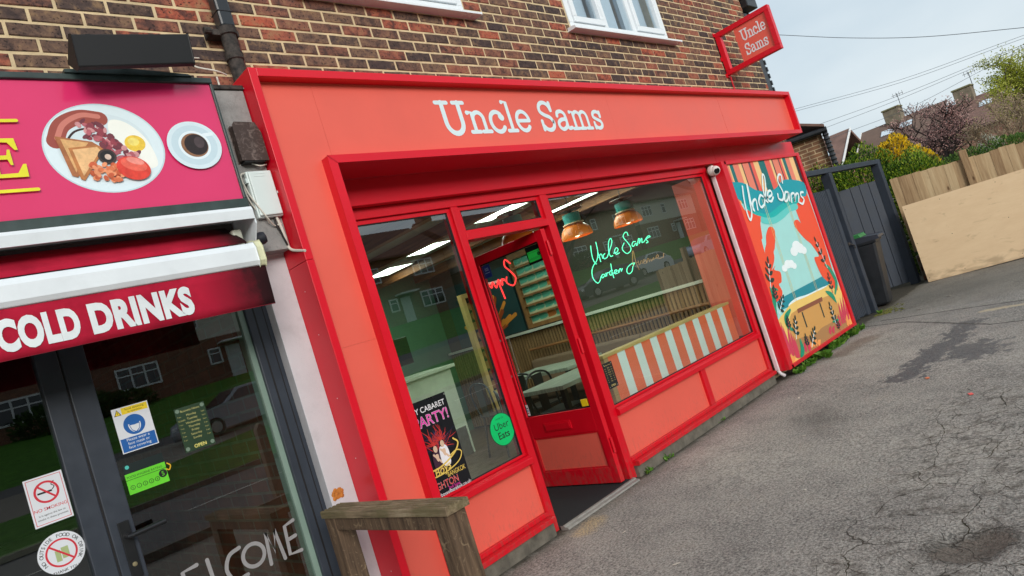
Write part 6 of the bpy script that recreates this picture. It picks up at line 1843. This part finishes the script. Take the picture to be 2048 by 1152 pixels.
weed(3.55, -.122, 8, .03, 'tiny weed at the plinth under the middle of the right window', None)
# litter
lit = MB()
for x, y, s_ in ((2.9, -1.1, .012), (4.0, -.62, .016), (3.1, -.55, .012), (1.35, -.62, .012), (1.0, -1.2, .018), (1.9, -1.5, .01), (5.9, -.8, .014), (7.6, -.7, .03), (8.2, -.9, .03), (3.6, -1.4, .013), (2.2, -.9, .01), (9.2, -1.6, .03), (6.8, -.45, .016)):
    a = rg_.uniform(0, 3)
    M = Matrix.Translation((x, y, ground_z(x, y) + .004)) @ Matrix.Rotation(a, 4, 'Z') @ Matrix.Rotation(.2, 4, 'X')
    lit.box(-s_, s_, -s_ * .5, s_ * .5, 0, .002, M)
lit.build('litter', flat('paper_scrap', S(216, 206, 192), .8), kind='stuff')
for x, y, cc, lb in ((3.45, -2.02, (238, 88, 80), 'scrap of coral-red plastic lying on the cracked asphalt'), (4.05, -1.62, (226, 120, 70), 'orange scrap lying by the dark stain on the asphalt')):
    M = Matrix.Translation((x, y, ground_z(x, y) + .005)) @ Matrix.Rotation(.5, 4, 'Z')
    tagged(MB().box(-.022, .022, -.012, .012, 0, .003, M).build('plastic_scrap', flat('scrap_%d' % cc[1], S(*cc), .5)), lb, 'litter')
mo_ = MB()
for i in range(200):
    x, y = 7.75 + abs(rg_.gauss(0, .25)), -.12 - abs(rg_.gauss(0, .12))
    s_ = rg_.uniform(.006, .02)
    mo_.lathe([(s_, 0), (s_ * .7, s_ * .35), (0, s_ * .45)], (x, y, 0.0), 6)
mo_.build('moss', flat('moss_green', S(108, 108, 44), .95, var=.3, scale=50), kind='stuff')

# ================================================================== BEYOND
# neighbouring rear wing with black gutter
nw = thing('brick_outbuilding', 'low brick wing with black gutter and tiled roof behind the hedge', 'building', (12.6, 2.5, 0))
BTN = brick_tex('outbuilding_brick', S(150, 108, 78), S(116, 86, 66), S(196, 172, 136), ax='yz')
MB().prism([(12.0, 1.16), (14.0, 2.25), (13.1, 4.8), (11.1, 3.7)], 0, 2.97, 'z').build('wall', BTN, nw)
MB().prism([(11.9, 1.08), (14.0, 2.2), (13.1, 4.9), (11.0, 3.72)], 2.975, 3.03, 'z').build('fascia_board', BLACKP, nw)
MB().tube([(11.93, 1.02, 2.985), (10.98, 3.75, 3.02)], .055, 10).build('gutter', BLACKP, nw)
dpn = MB()
for i in range(16):
    z = 2.95 - i * .08
    dpn.lathe([(.045, 0), (.06, .02), (.045, .06), (.045, .08)], (11.95, 1.08, z - .08), 10)
dpn.build('ribbed_downpipe', BLACKP, nw)
ROOFT = NT('clay_roof')
_p = pos(ROOFT); _n = ROOFT.n('ShaderNodeTexNoise', Vector=_p, Scale=1.5, Detail=6.0)
_wv = ROOFT.n('ShaderNodeTexWave', Vector=_p, Scale=3.2, Distortion=.4, _bands_direction='Z')
_c = ROOFT.mix(ROOFT.math('MULTIPLY', _wv.outputs[1], .35), ROOFT.ramp(_n, [(.3, S(104, 78, 68)), (.7, S(136, 104, 92))]), S(82, 62, 56))
ROOFT.out(ROOFT.pbr(_c, .85))
k = MB()
Rf = [(11.86, 1.02, 3.035), (14.0, 2.15, 3.035), (13.0, 4.9, 4.3), (10.95, 3.75, 4.3)]
k.add(Rf + [(x, y, z + .05) for x, y, z in Rf], [(3, 2, 1, 0), (4, 5, 6, 7), (0, 1, 5, 4), (1, 2, 6, 5), (2, 3, 7, 6), (3, 0, 4, 7)])
k.build('roof', ROOFT.m, nw)
# far houses
HB_ = brick_tex('far_house_brick', S(150, 104, 84), S(130, 92, 74), S(176, 156, 136), ax='yz')
WHT = flat('far_white_trim', S(222, 224, 224), .5)
SKYL = flat('rooflight_glass', S(206, 218, 226), .1, spec=.8)
STONE = flat('chimney_stone', S(122, 112, 94), .9, var=.2, scale=3)
def far_house(label, x, y0, y1, ridge, eave, depth, lights, chim, aerial=True, tint=None):
    t = thing('far_house', label, 'house', (x, (y0 + y1) / 2, 0))
    MB().box(x - depth / 2 + .3, x + depth / 2 - .3, y0 + .2, y1 - .2, 0, eave).build('wall', HB_, t)
    rf = MB().prism([(x - depth / 2, eave - .1), (x, ridge), (x + depth / 2, eave - .1), (x + depth / 2 - .3, eave - .1), (x, ridge - .25), (x - depth / 2 + .3, eave - .1)], y0, y1, 'y').build('roof', tint or ROOFT.m, t)
    for yy in (y0 - .06, y1 + .01):
        MB().prism([(x - depth / 2 - .02, eave - .22), (x - depth / 2 - .02, eave - .02), (x, ridge + .08), (x, ridge - .12)], yy, yy + .05, 'y').build('verge', WHT, rf)
    for (a, b_, f_) in lights:
        sl_ = (ridge - eave + .1) / (depth / 2)
        xa = x - depth / 2 * (1 - f_); za = eave - .1 + f_ * (ridge - eave + .1)
        k = MB(); dz = .42; dxx = dz / sl_ if sl_ > .2 else .6
        k.add([(xa - .05, a, za + .05), (xa - .05, b_, za + .05), (xa + .6 - .05, b_, za + .6 * sl_ + .05), (xa + .6 - .05, a, za + .6 * sl_ + .05), (xa + .02, a, za), (xa + .02, b_, za), (xa + .62, b_, za + .6 * sl_), (xa + .62, a, za + .6 * sl_)], [(0, 1, 2, 3), (0, 4, 5, 1), (1, 5, 6, 2), (2, 6, 7, 3), (3, 7, 4, 0)])
        k.build('rooflight', SKYL, rf)
    for c_ in chim:
        ch = MB().box(x - .45, x + .45, c_ - .55, c_ + .55, ridge - .6, ridge + .75).build('chimney', STONE, rf, bevel=.05)
        MB().box(x - .52, x + .52, c_ - .60, c_ + .60, ridge + .75, ridge + .88).build('chimney_cap', flat('chimney_moss', S(120, 116, 84), .9, var=.2), rf, bevel=.06)
        if aerial:
            ae = MB(); ae.tube([(x, c_ - .6, ridge + .6), (x, c_ - .6, ridge + 1.7)], .022, 5)
            for q in range(4):
                ae.tube([(x, c_ - .95 + q * .2, ridge + 1.62 - .16), (x, c_ - .95 + q * .2, ridge + 1.62 + .16)], .012, 4)
            ae.tube([(x, c_ - 1.0, ridge + 1.62), (x, c_ - .25, ridge + 1.62)], .014, 4)
            ae.build('aerial', IRON, rf)
    for wy in np.arange(y0 + 1.2, y1 - 1.2, 2.4):
        for wz in ((.9, 2.0), (3.2, 4.3)):
            if wz[1] < eave - .2:
                MB().box(x - depth / 2 + .24, x - depth / 2 + .299, wy, wy + 1.3, wz[0], wz[1]).build('window', WHT, t)
    return t
ROOF2 = flat('brown_roof', S(112, 90, 78), .85, var=.10, scale=2)
far_house('far house with reddish brown roof and a single rooflight behind the conifer hedge', 50.5, 12.0, 17.5, 6.95, 4.2, 9.0, [(13.0, 14.1, .45)], [], False)
far_house('far house with two rooflights, stone chimney and white verge left of the blossom tree', 53.5, 6.6, 12.2, 6.6, 4.2, 8.4, [(9.9, 10.7, .62), (8.7, 9.5, .66)], [9.9], True, ROOF2)
far_house('far house with paired rooflights and chimney behind the blossom tree', 54.0, 1.4, 6.8, 6.15, 4.0, 8.4, [(4.2, 4.9, .6), (3.0, 3.7, .66)], [5.7], True)
far_house('far house mostly hidden behind the fresh green tree', 55.0, -4.2, 1.2, 5.8, 4.0, 8.4, [], [-1.4], False, ROOF2)
# overhead wires
for i, P in enumerate(WIRES):
    A, Bq = Vector(P[0]), Vector(P[-1])
    ext = [Vector(p) for p in P]
    ext = [ext[0] + (ext[0] - ext[1]) * .6] + ext + [ext[-1] + (ext[-1] - ext[-2]) * .6]
    w_ = MB().tube(spline(ext, 6), .007 if i == 0 else .004, 5).build('overhead_wire', flat('wire_black', S(88, 94, 100), .6))
    tagged(w_, ['highest overhead wire crossing the sky from the projecting sign', 'upper of the paired overhead wires above the far roofs', 'lower of the paired overhead wires above the far roofs', 'third overhead wire counted down towards the roofs', 'fourth overhead wire counted down towards the roofs', 'lowest overhead wire just above the far roofs'][i], 'wire', 'overhead wires')

# ================================================================== ACROSS THE STREET (seen in the glass)
def sheet(name, x0, x1, y0, y1, lift, m_, kind='structure', nx=40, ny=12):
    q = MB()
    ys = [y0 + (y1 - y0) * j / ny for j in range(ny + 1)]
    xs = [x0 + (x1 - x0) * j / nx for j in range(nx + 1)]
    q.v = [(x, y, bank(y, x) + lift) for y in ys for x in xs]
    q.f = [(j * (nx + 1) + i, j * (nx + 1) + i + 1, (j + 1) * (nx + 1) + i + 1, (j + 1) * (nx + 1) + i) for j in range(ny) for i in range(nx)]
    q.m = [0] * len(q.f)
    return q.build(name, m_, kind=kind)
def bank(y, x=0):
    return (0.022 * min(80, max(0, x - 8)) * min(1, (-12.5 - y) / 5) if y < -12.5 else 0) + ((-12.5 - y) * 0.055 if y > -24 else min(3.0, 0.6325 + (-24 - y) * 0.17)) if y < -12.5 else 0.0
ROADM = flat('road_tarmac', S(96, 94, 94), .85, var=.12, scale=3, bump=.5, bscale=90)
sheet('road', -60, 140, -12.3, -6.0, .02, ROADM)
mk = MB()
for i in range(24):
    mk.box(-40 + i * 6, -40 + i * 6 + 4, -9.2, -9.1, .0245, .026)
mk.build('road_marking', flat('road_paint', S(214, 212, 204), .7), ground)
kb = MB(); kb.box(-60, 140, -12.45, -12.3, 0, .13); kb.box(-60, 140, -6.0, -5.88, 0, .10)
kb.build('kerb', CONC, kind='structure')
GRASS = NT('grass_verge')
_p = pos(GRASS); _n = GRASS.n('ShaderNodeTexNoise', Vector=_p, Scale=3.0, Detail=8.0, Roughness=.7)
GRASS.out(GRASS.pbr(GRASS.ramp(_n, [(.3, S(44, 84, 22)), (.6, S(76, 124, 36)), (.8, S(110, 150, 56))]), .9, 0, .2, GRASS.n('ShaderNodeBump', Strength=1.0, Distance=.05, Height=_n.outputs[0])))
sheet('grass_verge', -60, 140, -21.5, -12.46, .03, GRASS.m, 'stuff', 40, 14)
sheet('service_road', -60, 140, -26.5, -21.5, .025, ROADM)
sheet('front_lawn', -60, 140, -39.6, -26.5, .03, GRASS.m, 'stuff', 40, 14)
OBR = brick_tex('terrace_brick', S(140, 84, 62), S(112, 70, 54), S(150, 132, 112), ax='xz')
OROOF = flat('terrace_roof', S(112, 76, 64), .85, var=.15, scale=1.2)
DKGL = flat('dark_window_glass', S(30, 36, 42), .08, spec=.8)
CREAM = flat('terrace_render', S(206, 200, 186), .8, var=.06)
H0 = 3.02
def terrace(x, label, rend=False):
    H0 = 3.02 + .022 * max(0, x - 8)
    t = thing('terrace_house', label, 'house', (x, -40, H0), 'houses across the street')
    MB().box(x - 6.5, x + 6.5, -47.5, -40.0, 0.5, H0 + 2.75).build('wall', OBR, t)
    MB().box(x - 6.5, x + 6.5, -47.48, -39.98, H0 + 2.751, H0 + 5.3).build('upper_wall', CREAM if rend else OBR, t)
    rf = MB().prism([(-39.5, H0 + 5.2), (-39.5, H0 + 5.35), (-43.7, H0 + 8.2), (-48.0, H0 + 5.35), (-48.0, H0 + 5.2)], x - 6.7, x + 6.7, 'x').build('roof', OROOF, t)
    MB().box(x - 6.0, x - 4.9, -44.2, -43.2, H0 + 7.6, H0 + 9.4).build('chimney', OBR, rf)
    for wx, w_, h_, z_ in ((-5.4, 2.3, 1.3, .9), (2.9, 2.3, 1.3, .9), (-.2, .8, 1.0, 1.1), (-5.4, 2.1, 1.25, 3.5), (2.9, 2.1, 1.25, 3.5), (-1.2, .9, 1.2, 3.5)):
        a, b_ = x + wx, x + wx + w_
        y_ = -39.98
        f_ = MB()
        f_.box(a, b_, y_, y_ + .06, H0 + z_, H0 + z_ + .1); f_.box(a, b_, y_, y_ + .06, H0 + z_ + h_ - .1, H0 + z_ + h_)
        n_ = 3 if w_ > 1.5 else 1
        for q in range(n_ + 1):
            xx_ = a + (w_ - .1) * q / n_
            f_.box(xx_, xx_ + .1, y_, y_ + .06, H0 + z_ + .1, H0 + z_ + h_ - .1)
        f_.box(a, b_, y_, y_ + .055, H0 + z_ + h_ * .62, H0 + z_ + h_ * .62 + .07)
        wn = f_.build('window', WHT, t)
        MB().box(a + .05, b_ - .05, y_ + .005, y_ + .02, H0 + z_ + .05, H0 + z_ + h_ - .05).build('pane', DKGL, wn)
    MB().box(x + .9, x + 1.8, -39.98, -39.93, H0, H0 + 2.05).build('door', flat('house_door', S(200, 206, 204), .5), t)
    MB().box(x + .5, x + 2.2, -39.96, -39.0, H0 + 2.25, H0 + 2.36).build('canopy', WHT, t)
for i, (x, rd, lb) in enumerate(((-27, 0, 'brick terrace house across the street at the left end of the cafe glass reflection'), (-13, 0, 'brick terrace house reflected behind the no smoking sign'), (1, 0, 'brick terrace house with white windows reflected in the cafe door'), (15, 1, 'half rendered terrace house reflected at the right of the cafe door'), (29, 0, 'brick terrace house reflected in the left red-framed window'), (43, 1, 'half rendered terrace house reflected low in the left red-framed window'), (57, 0, 'brick terrace house reflected behind the neon script'), (71, 1, 'half rendered terrace house reflected above the neon script'), (85, 0, 'brick terrace house reflected at the right side of the big window'))):
    terrace(x, lb, rd)
# garden hedges in front of them
hm_ = leaf_mat('street_hedge', [(.2, S(34, 58, 22)), (.6, S(58, 88, 34)), (.9, S(86, 114, 50))])
for i, (x, lb) in enumerate(((6.5, 'round dark hedge across the street reflected in the cafe door'), (36, 'round dark hedge across the street reflected in the left red window'), (50, 'round dark hedge across the street reflected under the neon script'))):
    shrub('street_hedge', lb, 'hedge', (x, -37.5, bank(-37.5, x)), [((x, -37.5, .45 + bank(-37.5, x)), (2.4, 1.0, 1.0)), ((x + 2.5, -37.4, .2 + bank(-37.5, x)), (1.5, .9, .8))], 3500, .22, .08, [hm_], 40 + i)
# parked cars
def car(label, x, y, col, rz=0.0, mirror=False):
    t = thing('parked_car', label, 'car', (x, y, bank(y, x) + .04), 'cars parked across the street', rz, local=True)
    pm_ = flat('car_paint_%s' % label[:5], col, .2, spec=.7, var=.02)
    body = [(-2.1, .28), (-2.12, .62), (-2.0, .86), (-1.75, .95), (-.9, 1.0), (.95, .98), (1.6, .90), (2.05, .72), (2.12, .45), (2.05, .28)]
    MB().prism(body, -.85, .85, 'y').build('body', pm_, t, bevel=.06)
    k = MB()
    lo = [(-1.95, .93), (-1.45, 1.42), (-.9, 1.50), (.1, 1.48), (.95, .97)]
    k.v = [(a, -.80 if b_ < 1.2 else -.60, b_) for a, b_ in lo] + [(a, .80 if b_ < 1.2 else .60, b_) for a, b_ in lo]
    n_ = len(lo)
    k.f = [tuple(range(n_))[::-1], tuple(range(n_, 2 * n_))] + [(i, (i + 1) % n_, n_ + (i + 1) % n_, n_ + i) for i in range(n_)]
    k.m = [0] * len(k.f)
    k.build('cabin', pm_, t, bevel=.03)
    for s_ in (-1, 1):
        for P in ([(-1.72, 1.02), (-1.36, 1.36), (-.95, 1.42), (-.85, 1.02)], [(-.78, 1.02), (-.86, 1.42), (.08, 1.40), (.66, 1.02)]):
            k = MB()
            k.face([(a, s_ * (.815 - (b_ - .95) * .36), b_) for a, b_ in P])
            k.face([(a, s_ * (.800 - (b_ - .95) * .36), b_) for a, b_ in reversed(P)])
            k.build('side_window', DKGL, t)
    k = MB(); k.face([(.99, -.70, 1.0), (.99, .70, 1.0), (.17, .56, 1.475), (.17, -.56, 1.475)]); k.build('windscreen', DKGL, t)
    for a in (-1.32, 1.30):
        for s_ in (-1, 1):
            wh = MB().lathe([(.0, -.1), (.30, -.1), (.33, -.06), (.33, .06), (.30, .1), (0, .1)], (a, s_ * .78, .33), 20, Matrix.Rotation(math.radians(90), 4, 'X')).build('wheel', flat('tyre', S(20, 20, 20), .8), t, smooth=True)
            MB().lathe([(.0, -.03), (.2, -.03), (.21, .0), (.2, .03), (0, .03)], (a, s_ * .86, .33), 14, Matrix.Rotation(math.radians(90), 4, 'X')).build('rim', STEEL, wh)
    for s_ in (-1, 1):
        MB().box(1.96, 2.10, s_ * .62 - .16, s_ * .62 + .16, .58, .72).build('headlight', flat('lamp_clear', S(220, 224, 230), .1), t)
        MB().box(-2.12, -2.02, s_ * .68 - .1, s_ * .68 + .1, .65, .85).build('tail_light', flat('lamp_red', S(170, 20, 24), .2), t)
car('dark grey car reflected below the neon script', 31.5, -21.9, S(62, 68, 66), math.radians(200))
car('white car reflected to the right of the neon script', 39.0, -24.0, S(214, 220, 222), math.radians(185))
car('silver car reflected at the right edge of the big window', 48.0, -24.2, S(170, 184, 204), math.radians(180))
car('pale car reflected at the right of the cafe door', 8.6, -22.6, S(150, 158, 166), math.radians(175))
# timber posts on the verge
bp_ = flat('verge_post_wood', S(140, 126, 108), .9, var=.2, scale=12)
for i, (x, lb) in enumerate(((2.4, 'weathered verge post reflected in the middle of the cafe door'), (14.0, 'weathered verge post reflected in the left red-framed window'), (22.0, 'weathered verge post reflected below the neon script'))):
    tagged(MB().prism([(x - .06, 0), (x + .06, 0), (x + .06, 1.0), (x, 1.08), (x - .06, 1.0)], -6.62, -6.5, 'y').build('verge_post', bp_), lb, 'post')
# a bare street tree whose twigs show in the glass
tree('street_tree', 'bare street tree reflected in the big window', (25.0, -19.0, bank(-19, 25)), 6, 1.0, 77, PINKB, 300, .08, .03, .17, 3.2, .012, 3, bark=DARKB)
